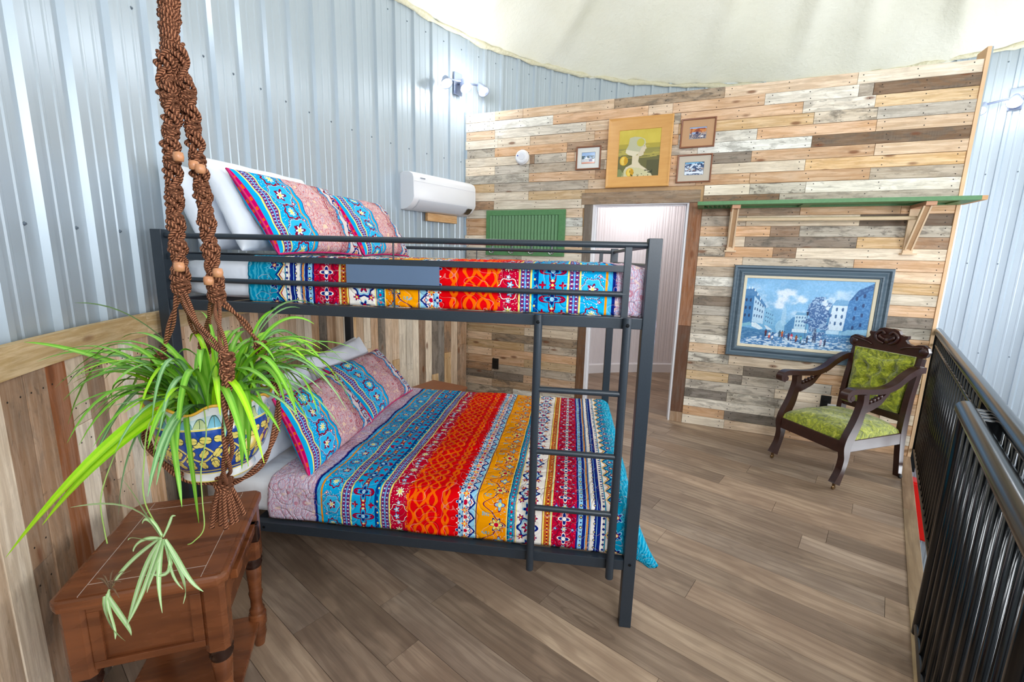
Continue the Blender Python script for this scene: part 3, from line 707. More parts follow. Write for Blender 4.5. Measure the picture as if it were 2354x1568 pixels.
# ---------------------------------------------------------------- bunk bed
BL, BW, BH, T = 2.0149, 1.5954, 1.57, .048
bed = tag(empty('bunk_bed', (0, 0, 0)), 'dark steel double bunk bed with ladder and guard rails', 'bed')
for x0, y0 in ((-T, 0), (-BL, 0), (-T, BW-T), (-BL, BW-T)):
    MB().box(x0, x0+T, y0, y0+T, 0, BH).build('post', BED, bed, bevel=.003)
def rail(name, x0, x1, y0, y1, z0, z1): return MB().box(x0, x1, y0, y1, z0, z1).build(name, BED, bed, bevel=.002)
for y0 in (.006, BW-T+.006):
    rail('side_rail', -BL+T, -T, y0, y0+.036, 1.244, 1.285); rail('side_rail', -BL+T, -T, y0, y0+.036, .258, .302)
for x0 in (-BL+.006, -T+.006):
    rail('end_rail', x0, x0+.03, T, BW-T, 1.244, 1.285); rail('end_rail', x0, x0+.03, T, BW-T, .258, .302)
def tb(name, a, b_, r): return MB().tube([a, b_], r, 12).build(name, BED, bed, auto=.7)
yf, yr = .024, BW-.024
for y in (yf, yr):
    tb('guard_rail', (-BL+T, y, 1.546), (-T, y, 1.546), .0115)
    xs = -.113
    rail('guard_bar', -BL+T, xs, y-.006, y+.006, 1.449, 1.473)
    tb('guard_rail', (-BL+T, y, 1.369), (xs, y, 1.369), .0105)
    rail('guard_upright', xs-.0125, xs+.0125, y-.010, y+.010, 1.282, 1.5385)
    for x in (-.995,):
        tb('guard_rod', (x, y, 1.473), (x, y, 1.536), .0035); tb('guard_rod', (x, y, 1.285), (x, y, 1.36), .0035)
tb('guard_rod', (-1.075, yr, 1.473), (-1.075, yr, 1.536), .0035)
MB().box(-1.186, -.811, yf-.009, yf-.005, 1.378, 1.450).build('name_panel', plain('panel_grey', (92, 112, 140), .35), bed)
for x in (-T/2, -BL+T/2):
    tb('end_bar', (x, T-.003, 1.548), (x, BW-T+.003, 1.548), .010); tb('end_bar', (x, T-.003, 1.472), (x, BW-T+.003, 1.472), .009)
tb('end_bar', (-BL+T/2, T-.003, .75), (-BL+T/2, BW-T+.003, .75), .010); tb('end_bar', (-BL+T/2, T-.003, .60), (-BL+T/2, BW-T+.003, .60), .010)
for z in (1.25, .265):
    for k in range(11):
        x = -BL+.16+k*.17; MB().box(x-.02, x+.02, .04, BW-.04, z+.002, z+.008).build('slat', BED, bed)
BOLT = plain('bolt', (20, 22, 26), .3, .6)
lad = empty('ladder', (0, 0, 0)); lad.parent = bed
for x in (-.425, -.104):
    u_ = MB().tube([(x, -.016, .235), (x, -.016, 1.288)], .0155, 14).build('ladder_upright', BED, lad, auto=.7)
    MB().lathe([(.007, 0), (.007, .003), (.004, .005)], 8, c=(x, -.030, 1.262), m=frame((0, 0, 0), (1, 0, 0), (0, -1, 0)).to_3x3().to_4x4()).build('bolt', BOLT, lad)
for z in (1.002, .752, .512): MB().tube([(-.425, -.016, z), (-.104, -.016, z)], .0115, 12).build('rung', BED, lad, auto=.7)
b = MB()
for x, z in ((-1.50, 1.265), (-.024, .29), (-1.62, .28)): b.lathe([(.006, 0), (.006, .002), (.003, .003)], 8, c=(x, .004 if x < -.1 else -.001, z), m=frame((0, 0, 0), (1, 0, 0), (0, -1, 0)).to_3x3().to_4x4())
b.build('bolt', BOLT, bed)

# ---------------------------------------------------------------- mattresses, quilts, pillows
def superbox(x0, x1, y0, y1, z0, z1, nx=48, ny=40, e=.05, wr=.004, seed=1):
    cx, cy, cz = (x0+x1)/2, (y0+y1)/2, (z0+z1)/2; hx, hy, hz = (x1-x0)/2, (y1-y0)/2, (z1-z0)/2; bm = bmesh.new(); bmesh.ops.create_cube(bm, size=2.)
    bmesh.ops.subdivide_edges(bm, edges=bm.edges[:], cuts=17, use_grid_fill=True)
    for v in bm.verts:
        q = [v.co.x*hx, v.co.y*hy, v.co.z*hz]; h = (hx, hy, hz); c = [max(-h[i]+e, min(h[i]-e, q[i])) for i in range(3)]; d = Vector(q)-Vector(c)
        if d.length > 1e-6: d = d.normalized()*e*(.96+.04*math.sin(9*q[0]+seed)*math.cos(11*q[1]))
        v.co = Vector((cx, cy, cz))+Vector(c)+d+Vector((0, 0, wr*math.sin(7*q[0]+seed)*math.sin(8*q[1])))
    me = bpy.data.meshes.new('mattress'); bm.to_mesh(me); bm.free(); me.shade_smooth(); me.materials.append(LINEN); return me
tag(link('mattress', superbox(-1.955, -.06, .05, BW-.052, 1.288, 1.463, e=.055)), 'white sheeted mattress on the top bunk', 'mattress')
tag(link('mattress', superbox(-1.955, -.07, .052, BW-.052, .304, .478, e=.05)), 'white sheeted mattress on the lower bunk', 'mattress')
def drape(x_of, half, top, botf, name, label, group, U0, U1, seed, wav=.0035, dirsign=1):
    # cross-section: down the front, over the top, down the back.  arclength -> (y, z)
    y0, y1 = half; rr = .05
    def cross(v):
        h = top-botf-rr; q = pi/2*rr
        if v < h: return y0-.004*math.sin(pi*v/h), botf+v, (-1, 0)
        v -= h
        if v < q: a = v/rr; return y0+rr-rr*math.cos(a), top-rr+rr*math.sin(a), (-math.cos(a), math.sin(a))
        v -= q; w_ = y1-y0-2*rr
        if v < w_: return y0+rr+v, top, (0, 1)
        v -= w_
        if v < q: a = v/rr; return y1-rr+rr*math.sin(a), top-rr+rr*math.cos(a), (math.sin(a), math.cos(a))
        v -= q; return y1, top-rr-v, (1, 0)
    VL = 2*(top-botf-rr)+pi*rr+(y1-y0-2*rr)
    b = MB(); rs = random.Random(seed); ph = [rs.uniform(0, 6.28) for _ in range(6)]
    def fn(u, v):
        x, dz, sc = x_of(u, v); y, z, n_ = cross(v)
        wv = wav*(math.sin(17*u+ph[0]+3*math.sin(7*v+ph[1]))+.7*math.sin(23*v+ph[2]+2*math.sin(9*u)))+.0025*math.sin(55*u+9*math.sin(31*v))*math.sin(47*v)
        yc = (y0+y1)/2; y2 = yc+(y-yc)*sc
        return (x, y2+n_[0]*wv, z+n_[1]*wv-dz*(1 if True else 0))
    b.grid(fn, 170, 150, U0, U1, 0, VL, uvf=lambda u, v: (u, v))
    o = b.build(name, QUILT, smooth=True, fix=False); md = o.modifiers.new('thickness', 'SOLIDIFY'); md.thickness = .009; md.offset = -1
    return tag(o, label, 'quilt', group)
def x_up(u, v):                 # top bunk: teal end at the head, paisley tucked over the foot
    x = u-1.629; e = -.085
    if x < e: return x, 0., 1.
    a = min((x-e)/.085, 1.75); return e+.085*math.sin(min(a, pi/2))+.004*(a > pi/2), .085*(1-math.cos(min(a, pi/2)))+max(0, (x-e-.085*pi/2))*.9, 1.-.04*(1-math.cos(min(a, 1.57)))
drape(x_up, (.044, BW-.05), 1.474, 1.288, 'quilt', 'striped bohemian quilt on the top bunk, teal end at the head', 'striped quilts', 0., 1.745, 4, .002)
def x_lo(u, v):                 # lower bunk: teal end hangs over the foot rail
    x = .037-.9615*u; e = -.06
    y = v-.14
    if x < e: return x, 0., 1.
    d = x-e; flare = .055+.05*math.exp(-(v/.30)**2)
    if d < .09: a = d/.0573; return e+.0573*math.sin(a), .0573*(1-math.cos(a)), 1.
    d -= .09; d *= min(1., .70+v*2.) if v < 1. else 1.; fr = min(1., v/.18) if v < 1. else 1.; return e+.0573+flare*d/.2+.01*math.sin(v*14)*d/.2, (.0573+d*.95)*(.30+.70*fr), 1.-.03*d
drape(x_lo, (.046, BW-.05), .490, .312, 'quilt', 'striped bohemian quilt on the lower bunk, teal corner hanging at the foot', 'striped quilts', -.185, 1.715, 9, .0035)

def pillow(name, label, cat, C4, thick, mat, group, wid=.66, hgt=.46, piping=None, seed=0, pinch=.07, front=None):
    # C4: near-bottom, far-bottom, far-top, near-top
    NB, FB, FT, NT = [Vector(c) for c in C4]; rs = random.Random(seed); ph = [rs.uniform(0, 6.28) for _ in range(4)]
    nrm = ((FB-NB).cross(NT-NB)).normalized()
    if nrm.x < 0: nrm = -nrm
    def surf(a, c, sgn):            # a, c in [-1, 1]
        ed = (1-a*a)*(1-c*c); pa = a*(1-pinch*(1-c*c)*abs(a)**3); pc = c*(1-pinch*(1-a*a)*abs(c)**3)
        s, t = (pa+1)/2, (pc+1)/2; p_ = NB.lerp(FB, s).lerp(NT.lerp(FT, s), t)
        h = thick/2*max(0, ed)**.36*(1+.05*math.sin(3*a+ph[0])*math.sin(4*c+ph[1])); wr = .006*math.sin(9*a+6*c+ph[2])*min(1, ed*3)+.004*math.sin(15*c-7*a+ph[3])*min(1, ed*3)
        return p_+nrm*sgn*(h+wr)
    n1, n2 = 34, 28; b = MB(); f = lambda x: math.sin(x*pi/2)
    for sgn in (1, -1):
        b.grid(lambda u, v: surf(f(u), f(v), sgn), n1, n2, -1, 1, -1, 1, uvf=lambda u, v: ((f(u)+1)/2*wid, (f(v)+1)/2*hgt))
    o = empty(name, (NB+FB)/2); inv = -Vector(o.location)
    b.v = [tuple(Vector(v)+inv) for v in b.v]
    me = b.mesh('cover', mat, True); bm = bmesh.new(); bm.from_mesh(me); bmesh.ops.remove_doubles(bm, verts=bm.verts, dist=.0004); bmesh.ops.recalc_face_normals(bm, faces=bm.faces); bm.to_mesh(me); bm.free(); me.shade_smooth()
    if piping is None:
        COL.objects.unlink(o); bpy.data.objects.remove(o)
        me.transform(Matrix.Translation((NB+FB)/2)); me.name = name; o = link(name, me)
    else:
        link('cover', me, o); pts = []
        for k in range(24): pts.append(surf(-1+2*k/24, -1, 1))
        for k in range(18): pts.append(surf(1, -1+2*k/18, 1))
        for k in range(24): pts.append(surf(1-2*k/24, 1, 1))
        for k in range(18): pts.append(surf(-1, 1-2*k/18, 1))
        MB().tube([p_+inv for p_ in pts], .0055, 6, closed=True).build('piping', piping, o, smooth=True)
    return tag(o, label, cat, group)
G1 = 'pillows on the top bunk'; G2 = 'pillows on the lower bunk'
zt, zl = 1.482, .500
pillow('pillow', 'plain white pillow furthest back at the head of the top bunk', 'pillow', [(-1.87, .10, zt+.01), (-1.86, .76, zt+.01), (-1.98, .74, 1.84), (-2.045, .13, 1.85)], .15, LINEN, G1, seed=1)
pillow('pillow', 'plain white pillow on the top bunk leaning behind the nearest patterned sham', 'pillow', [(-1.68, .09, zt+.01), (-1.67, .76, zt+.01), (-1.81, .76, 1.88), (-1.865, .10, 1.868)], .16, LINEN, G1, seed=2)
pillow('pillow_sham', 'patterned paisley sham nearest the camera on the top bunk', 'pillow', [(-1.525, .10, zt), (-1.50, .80, zt), (-1.70, .82, 1.836), (-1.745, .12, 1.823)], .15, SHAM, G1, piping=PIPE, seed=3)
pillow('pillow_sham', 'patterned paisley sham on the far side of the top bunk', 'pillow', [(-1.50, .84, zt), (-1.48, 1.50, zt), (-1.69, 1.49, 1.838), (-1.705, .86, 1.816)], .15, SHAM, G1, piping=PIPE, seed=4)
pillow('pillow', 'plain white pillow furthest back at the far head corner of the lower bunk', 'pillow', [(-1.83, .84, zl), (-1.83, 1.48, zl), (-1.91, 1.50, .875), (-1.91, .86, .855)], .11, LINEN, G2, seed=5)
pillow('pillow', 'plain white pillow behind the far patterned sham on the lower bunk', 'pillow', [(-1.68, .82, zl), (-1.68, 1.47, zl), (-1.86, 1.46, .885), (-1.89, .83, .86)], .14, LINEN, G2, seed=6)
pillow('pillow', 'plain white pillow behind the near patterned sham on the lower bunk', 'pillow', [(-1.70, .08, zl), (-1.68, .76, zl), (-1.87, .76, .84), (-1.87, .10, .84)], .15, LINEN, G2, seed=7)
pillow('pillow_sham', 'patterned paisley sham nearest the camera on the lower bunk', 'pillow', [(-1.44, .085, .497), (-1.46, .78, zl), (-1.70, .79, .800), (-1.60, .10, .845)], .15, SHAM, G2, piping=PIPE, seed=8)
pillow('pillow_sham', 'patterned paisley sham on the far side of the lower bunk', 'pillow', [(-1.47, .80, zl), (-1.45, 1.45, zl), (-1.72, 1.46, .795), (-1.78, .82, .80)], .14, SHAM, G2, piping=PIPE, seed=9)

# ---------------------------------------------------------------- things on the partition
WT = .021        # face of the boards
def wall_thing(name, s, z, label, cat, group=None, off=WT):
    o = empty(name, wp(s, z, off), WA); return tag(o, label, cat, group)
def rings(name, w_, h_, prof, mat, parent, auto=.5):     # prof: (inset, depth towards the room), closed picture moulding
    b = MB(); n = len(prof)
    for i, d in prof: b.v += [(-w_/2+i, -d, i), (w_/2-i, -d, i), (w_/2-i, -d, h_-i), (-w_/2+i, -d, h_-i)]
    for k in range(n-1):
        for j in range(4): b.f.append((k*4+j, k*4+(j+1) % 4, (k+1)*4+(j+1) % 4, (k+1)*4+j))
    return b.build(name, mat, parent, auto=auto)
# painted canvases: colour is stored on the vertices of the flat canvas
class Paint:
    def __init__(s, nx, ny, base, seed=0):
        s.nx, s.ny = nx, ny; s.r = np.random.RandomState(seed); s.x, s.y = np.meshgrid((np.arange(nx)+.5)/nx, (np.arange(ny)+.5)/ny); s.im = np.ones((ny, nx, 3))*np.array(base, float)
    def noise(s, fx, fy, octv=3):
        out = np.zeros((s.ny, s.nx)); amp = 1.
        for o in range(octv):
            gx, gy = max(2, int(fx*2**o)), max(2, int(fy*2**o)); gr = s.r.rand(gy+1, gx+1); X, Y = s.x*gx, s.y*gy; i, j = X.astype(int), Y.astype(int); u, v = X-i, Y-j; u, v = u*u*(3-2*u), v*v*(3-2*v)
            out += amp*(gr[j, i]*(1-u)*(1-v)+gr[j, i+1]*u*(1-v)+gr[j+1, i]*(1-u)*v+gr[j+1, i+1]*u*v); amp *= .5
        return out/(2-2*.5**octv)
    def blend(s, m, c, op=1.): m = (m.astype(float)*op)[..., None]; s.im = s.im*(1-m)+np.array(c, float)*m
    def poly(s, pts, c, op=1.):
        m = np.zeros(s.x.shape, bool); n = len(pts)
        for k in range(n):
            (x0, y0), (x1, y1) = pts[k-1], pts[k]
            if y0 == y1: continue
            cond = ((y0 > s.y) != (y1 > s.y)) & (s.x < (x1-x0)*(s.y-y0)/(y1-y0)+x0); m ^= cond
        s.blend(m, c, op); return m
    def ell(s, x, y, rx, ry, c, op=1.): m = ((s.x-x)/rx)**2+((s.y-y)/ry)**2 < 1; s.blend(m, c, op); return m
    def rect(s, x0, y0, x1, y1, c, op=1.): s.blend((s.x > x0) & (s.x < x1) & (s.y > y0) & (s.y < y1), c, op)
    def canvas(s, name, w_, h_, depth, mat, parent, z0):
        nx, ny = s.nx, s.ny; X, Z = np.meshgrid(np.linspace(-w_/2, w_/2, nx), np.linspace(h_, 0, ny)); v = np.stack([X, np.full_like(X, -depth), Z+z0], -1).reshape(-1, 3)
        idx = np.arange(nx*ny).reshape(ny, nx); f = np.stack([idx[1:, :-1], idx[1:, 1:], idx[:-1, 1:], idx[:-1, :-1]], -1).reshape(-1, 4)
        me = bpy.data.meshes.new(name); me.from_pydata(v.tolist(), [], f.tolist()); c = np.clip(s.im/255, 0, 1); c = np.where(c <= .04045, c/12.92, ((c+.055)/1.055)**2.4)
        at = me.color_attributes.new('paint', 'FLOAT_COLOR', 'POINT'); at.data.foreach_set('color', np.concatenate([c, np.ones((ny, nx, 1))], -1).astype(np.float32).ravel()); me.materials.append(mat); return link(name, me, parent)
def paint_mat(name, rough, bump):
    g = Gr(name, rough, 0, .4); a = g.node('ShaderNodeAttribute'); a.attribute_name = 'paint'; g.col(S(g, a.outputs['Color']))
    if bump: g.bump(g.noise(g.coord(), 170, 3), bump, .003)
    return g.mat
OIL, PRINT = paint_mat('oil_paint', .5, .25), paint_mat('glazed_print', .12, 0)
def street():
    P = Paint(330, 205, (132, 186, 228), 5); n1, n2, n3 = P.noise(5, 4, 4), P.noise(13, 10, 4), P.noise(100, 62, 2)
    P.im += (n1[..., None]-.5)*40; cl = np.clip((n2-.36)*4, 0, 1)*np.clip(1.25-((P.x-.45)/.42)**2, 0, 1)*np.clip(1.2-((P.y-.32)/.27)**2, 0, 1); P.blend(cl, (222, 232, 246), .95)
    P.blend(np.clip(1-P.y/.16, 0, 1), (112, 168, 214), .6)
    hz = np.clip((P.y-.42)/.3, 0, 1); P.blend(hz, (96, 160, 204), .7)
    gm = P.y > .78+.02*np.sin(P.x*9); P.blend(gm, (92, 146, 196)); st = P.noise(46, 84, 2)
    P.poly([(.42, .80), (.52, 1), (.98, 1), (.9, .84)], (150, 190, 226), .6); P.blend(gm & (st > .56), (214, 228, 242), .85); P.blend(gm & (st < .40), (52, 104, 162), .8)
    D, Mid, L, W_ = (44, 108, 168), (74, 144, 196), (142, 194, 226), (214, 230, 242)
    # left block
    P.poly([(0, .17), (.075, .155), (.19, .41), (.185, .45), (.08, .26), (0, .27)], (74, 130, 182)); P.poly([(0, .27), (.082, .26), (.082, .68), (0, .70)], (52, 116, 172)); P.poly([(.086, .27), (.18, .43), (.178, .68), (.083, .65)], (178, 210, 234))
    P.poly([(.185, .44), (.21, .43), (.275, .57), (.27, .70), (.185, .68)], (126, 182, 218))
    for r in range(3):
        for c in range(2): P.ell(.018+c*.036, .33+r*.115, .008, .028, (24, 52, 92))
        for c in range(4): x = .099+c*.021; P.ell(x, .345+r*.105+(x-.09)*(.95-.35*r), .0052, .022, (50, 90, 140))
        for c in range(4): x = .198+c*.018; P.ell(x, .50+r*.06+(x-.19)*.6, .0038, .014, (60, 104, 156))
    for k in range(5): P.ell(.03+k*.026, .15+max(0, k-1.5)*.062, .005, .022, W_)
    P.poly([(0, .69), (.07, .655), (.085, .70), (.0, .735)], (120, 180, 204)); P.poly([(.082, .66), (.12, .665), (.185, .74), (.155, .765), (.085, .72)], W_); P.poly([(.19, .69), (.215, .70), (.265, .755), (.22, .755)], (206, 222, 236)); P.poly([(0, .735), (.16, .765), (.25, .76), (.26, .83), (.12, .87), (0, .93)], (50, 110, 160), .75)
    # distance: avenue, tower, centre house
    P.ell(.345, .55, .02, .14, (176, 208, 232), .6); P.ell(.335, .70, .05, .10, (166, 206, 230), .6)
    P.poly([(.36, .68), (.42, .545), (.44, .545), (.44, .80), (.36, .80)], (62, 124, 176), .85); P.rect(.435, .51, .525, .72, (180, 212, 232)); P.poly([(.435, .51), (.445, .475), (.525, .475), (.53, .51)], (108, 164, 206)); P.rect(.425, .715, .545, .765, (206, 226, 240)); P.rect(.43, .765, .55, .84, (80, 142, 188))
    for r in range(3):
        for c in range(4): P.ell(.451+c*.022, .545+r*.058, .0052, .016, (64, 110, 160))
    # right: white house and dark corner block
    P.poly([(.65, .56), (.71, .33), (.72, .33), (.70, .80), (.65, .80)], (62, 120, 172), .8); P.poly([(.715, .345), (.83, .345), (.815, .70), (.70, .70)], (204, 222, 238)); P.poly([(.71, .345), (.735, .27), (.825, .27), (.835, .345)], (112, 164, 206))
    P.poly([(.83, .28), (.90, .13), (1, .03), (1, .80), (.815, .78)], (56, 118, 178)); P.poly([(.835, .27), (.89, .12), (1, .02), (1, .10), (.86, .26)], (40, 92, 150)); P.blend((P.x > .83) & (n3 > .58), (110, 164, 210), .45)
    for r in range(4):
        for c in range(2):
            if r < 3: P.ell(.75+c*.045, .40+r*.10, .009, .027, (56, 98, 146))
            P.ell(.885+c*.055, .24+r*.135-c*.045, .010, .03, (26, 64, 116))
    P.rect(.69, .70, .79, .755, (176, 210, 234)); P.poly([(.79, .74), (.85, .68), (1, .66), (1, .74), (.80, .765)], (140, 192, 226)); P.blend((P.y > .76) & (P.y < .88) & (P.x > .69) & (n3 > .5), (66, 126, 180), .7)
    # tree, lamp post
    fo = ((P.x-.61)/.10)**2+((P.y-.52)/.25)**2+(P.noise(26, 18, 4)-.5)*2.6; P.blend(fo < .9, (44, 84, 144), .82); P.blend((fo < .95) & (n3 > .57), (170, 198, 226), .8); P.poly([(.598, .70), (.618, .70), (.625, .90), (.592, .90)], (40, 66, 112)); P.blend((np.abs(P.x-.608) < .01) & (P.y > .7) & (P.y < .9) & (n3 > .55), (140, 160, 180), .8)
    P.rect(.529, .50, .5335, .93, (24, 50, 88)); P.poly([(.521, .46), (.542, .46), (.537, .51), (.526, .51)], (20, 40, 74)); P.rect(.515, .92, .545, .935, (24, 50, 88))
    for x, y, c, c2 in ((.213, .79, (90, 30, 50), (60, 30, 50)), (.245, .82, (232, 232, 236), (208, 84, 60)), (.272, .83, (40, 100, 160), (226, 230, 236)), (.330, .79, (40, 80, 110), (60, 90, 110)), (.350, .79, (190, 110, 50), (170, 70, 40)), (.367, .80, (70, 120, 170), (60, 90, 140)), (.405, .82, (60, 50, 100), (50, 50, 90)), (.428, .82, (190, 50, 80), (220, 190, 200)), (.468, .84, (150, 90, 50), (130, 60, 50)), (.505, .85, (120, 190, 190), (60, 120, 150)), (.555, .85, (40, 60, 100), (60, 80, 110)), (.665, .87, (214, 200, 216), (190, 180, 210)), (.695, .87, (40, 66, 110), (30, 50, 90))):
        P.ell(x, y-.028, .0042, .012, (52, 40, 50)); P.ell(x, y, .0105, .024, c); P.ell(x, y+.036, .0085, .026, c2); P.rect(x-.006, y+.05, x-.002, y+.075, (40, 50, 80)); P.rect(x+.002, y+.05, x+.006, y+.075, (40, 50, 80))
    P.im += (P.noise(110, 70, 2)[..., None]-.5)*26; return P
def portrait():
    P = Paint(130, 146, (206, 186, 80), 8); n = P.noise(6, 4, 3); P.im += (n[..., None]-.5)*24
    P.rect(0, .30, 1, .42, (176, 160, 70)); P.rect(0, .40, 1, .54, (150, 142, 78)); P.rect(0, .52, 1, 1, (110, 106, 66)); P.blend((P.y > .34) & (P.y < .6) & (P.noise(3, 40, 2) > .55), (196, 180, 90), .7); P.blend((P.y > .66) & (P.x > .7), (86, 84, 60), .7)
    nx = lambda x, y: ((x-1466)/360, (y-198)/412)
    P.poly([nx(*q) for q in ((1540, 525), (1590, 500), (1592, 420), (1652, 425), (1645, 480), (1670, 512), (1745, 565), (1775, 612), (1490, 615), (1520, 560))], (222, 208, 178))
    P.poly([nx(*q) for q in ((1520, 560), (1570, 525), (1660, 535), (1745, 575), (1772, 612), (1488, 615))], (206, 200, 156), .9)
    P.poly([nx(*q) for q in ((1668, 300), (1698, 305), (1697, 335), (1711, 368), (1698, 376), (1697, 392), (1688, 402), (1688, 420), (1668, 432), (1640, 430), (1632, 400), (1655, 350))], (214, 200, 172))
    P.poly([nx(*q) for q in ((1560, 268), (1600, 260), (1650, 266), (1690, 285), (1702, 318), (1690, 335), (1665, 360), (1650, 400), (1615, 428), (1560, 415), (1530, 392), (1532, 370), (1552, 330))], (190, 188, 158)); P.poly([nx(*q) for q in ((1535, 368), (1600, 385), (1650, 395), (1612, 432), (1558, 418), (1530, 395))], (224, 214, 186))
    P.ell(*nx(1656, 313), .09, .085, (196, 186, 78)); P.ell(*nx(1690, 345), .012, .008, (90, 80, 60)); P.ell(*nx(1690, 398), .01, .006, (170, 110, 90))
    for x, y, r in ((1518, 468, .10), (1578, 572, .095)): u, v = nx(x, y); P.rect(u-.008, v+.05, u+.008, v+.4, (110, 120, 60)); P.ell(u, v, r, r*1.0, (222, 178, 58)); P.ell(u-.02, v, r*.5, r*.85, (236, 204, 96)); P.ell(u+.045, v, r*.4, r*.8, (206, 156, 44))
    P.ell(*nx(1480, 585), .09, .11, (132, 140, 92)); P.blend((P.y > .86) & (P.noise(20, 24, 2) > .62) & (P.x > .3) & (P.x < .85), (60, 62, 44), .8); return P
def small(kind):
    P = Paint(56, 44, (150, 180, 220), 20+kind); n, m = P.noise(9, 7, 3), P.noise(20, 16, 2)
    if kind == 0:
        P.rect(0, .55, 1, 1, (196, 200, 206)); P.blend((P.y > .3) & (P.y < .6) & (n > .45), (60, 84, 92)); P.poly([(.22, .55), (.35, .36), (.48, .55)], (232, 234, 236)); P.rect(.25, .53, .62, .78, (240, 240, 236)); P.rect(.3, .6, .36, .72, (60, 66, 84)); P.rect(.44, .6, .5, .72, (60, 66, 84)); P.rect(.55, .6, .8, .82, (120, 108, 140)); P.rect(0, .86, 1, 1, (224, 150, 120))
    elif kind == 1:
        P.rect(0, .12, 1, .5, (206, 132, 72)); P.blend((P.y > .1) & (P.y < .6) & (n > .52), (150, 74, 50)); P.rect(0, .5, 1, 1, (96, 96, 116)); P.blend((P.y > .42) & (m > .56), (190, 170, 160)); P.ell(.28, .5, .14, .1, (150, 170, 210)); P.ell(.45, .5, .1, .12, (70, 60, 90)); P.rect(.68, .76, .84, .86, (226, 226, 230)); P.rect(0, 0, 1, .1, (150, 170, 210))
    else:
        P.im[:] = (214, 224, 238); P.blend((n > .55) & (P.y < .75), (70, 92, 130)); P.rect(0, 0, 1, .12, (120, 180, 220)); P.blend((m > .62), (50, 62, 92)); P.rect(0, .74, 1, 1, (226, 234, 244)); P.blend((P.y > .88) & (m > .55), (60, 80, 120)); P.blend((P.y > .45) & (P.y < .7) & (m < .36), (150, 110, 90))
    return P
def lerp(a, b, t): return a+(b-a)*t
SLATE = Gr('slate_frame', .42); n_ = SLATE.noise(SLATE.vscale(SLATE.coord(), (3, 60, 60)), 1., 3); SLATE.col(SLATE.mix(n_, lin(56, 74, 90), lin(104, 122, 134))); SLATE = SLATE.mat
CREAM = plain('cream_liner', (220, 208, 182), .8, noise=.06, nscale=200)
s0, s1, z0, z1 = 2.640, 3.742, .700, 1.480
o = wall_thing('oil_painting', (s0+s1)/2, z0, 'large blue city street oil painting in a stepped slate frame', 'painting')
rings('frame', s1-s0, z1-z0, [(0, 0), (0, .040), (.006, .047), (.018, .047), (.024, .038), (.030, .030), (.040, .028), (.050, .036), (.060, .044), (.068, .044), (.074, .036), (.080, .034), (.084, .026)], SLATE, o)
rings('liner', s1-s0, z1-z0, [(.082, .024), (.085, .030), (.104, .024), (.107, .018)], CREAM, o)
street().canvas('canvas', s1-s0-.21, z1-z0-.21, .017, OIL, o, .105)
PINE = Gr('honey_oak', .4); n_ = PINE.noise(PINE.vscale(PINE.coord(), (6, 6, 40)), 1., 4); PINE.col(PINE.mix(n_, lin(204, 144, 74), lin(226, 174, 104))); PINE = PINE.mat
s0, s1, z0, z1 = 1.487, 2.041, 2.146, 2.736
o = wall_thing('portrait_print', (s0+s1)/2, z0, 'yellow profile portrait with tulips in a wide honey wood frame', 'picture')
rings('frame', s1-s0, z1-z0, [(0, 0), (0, .042), (.006, .046), (.03, .036), (.09, .014), (.096, .014), (.098, .008)], PINE, o)
portrait().canvas('print', s1-s0-.194, z1-z0-.194, .009, PRINT, o, .097)
BRN = plain('walnut_frame', (132, 82, 56), .4, noise=.2, nscale=40)
for k, (s0, s1, z0, z1, mi, lab, mt) in enumerate(((1.190, 1.423, 2.322, 2.528, .052, 'small framed print of a white house with a white mat', (226, 226, 222)), (2.104, 2.380, 2.455, 2.691, .070, 'small framed autumn print with a tan mat, upper of two', (190, 148, 110)), (2.098, 2.378, 2.170, 2.402, .062, 'small framed snow print with a grey mat, lower of two', (196, 184, 168)))):
    o = wall_thing('small_picture', (s0+s1)/2, z0, lab, 'picture', 'small framed prints'); W, H = s1-s0, z1-z0
    rings('frame', W, H, [(0, 0), (0, .018), (.004, .020), (.010, .018), (.013, .012), (.013, .009)], BRN, o)
    rings('mat_board', W, H, [(.013, .0085), (mi, .0085), (mi+.001, .007)], plain('mat_board_%d' % k, mt, .7), o)
    MB().box(-W/2+mi, W/2-mi, -.0068, -.006, mi, H-mi).build('border', plain('print_edge_%d' % k, ((60, 50, 60), (120, 150, 160), (40, 60, 90))[k], .6), o)
    small(k).canvas('print', W-2*mi-.006, H-2*mi-.006, .0072, PRINT, o, mi+.003)
# smoke alarm
o = wall_thing('smoke_alarm', .641, 2.47, 'round white smoke alarm on the pallet wall', 'smoke alarm'); rot = frame((0, 0, 0), (1, 0, 0), (0, -1, 0)).to_3x3().to_4x4()
PLA = plain('white_plastic', (236, 236, 240), .35)
MB().lathe([(.070, 0), (.070, .012), (.066, .016), (.064, .020), (.060, .034), (.05, .040), (.0, .041)], 32, m=rot, caps=False).build('body', PLA, o, auto=.5)
MB().lathe([(.030, .0405), (.030, .043), (.0, .043)], 24, c=(.006, 0, .002), m=rot, caps=False).build('test_button', plain('grey_plastic', (226, 226, 232), .4), o, auto=.5)
MB().box(-.042, -.030, -.0425, -.039, .004, .016).build('indicator', plain('indicator_blue', (96, 110, 190), .3), o)
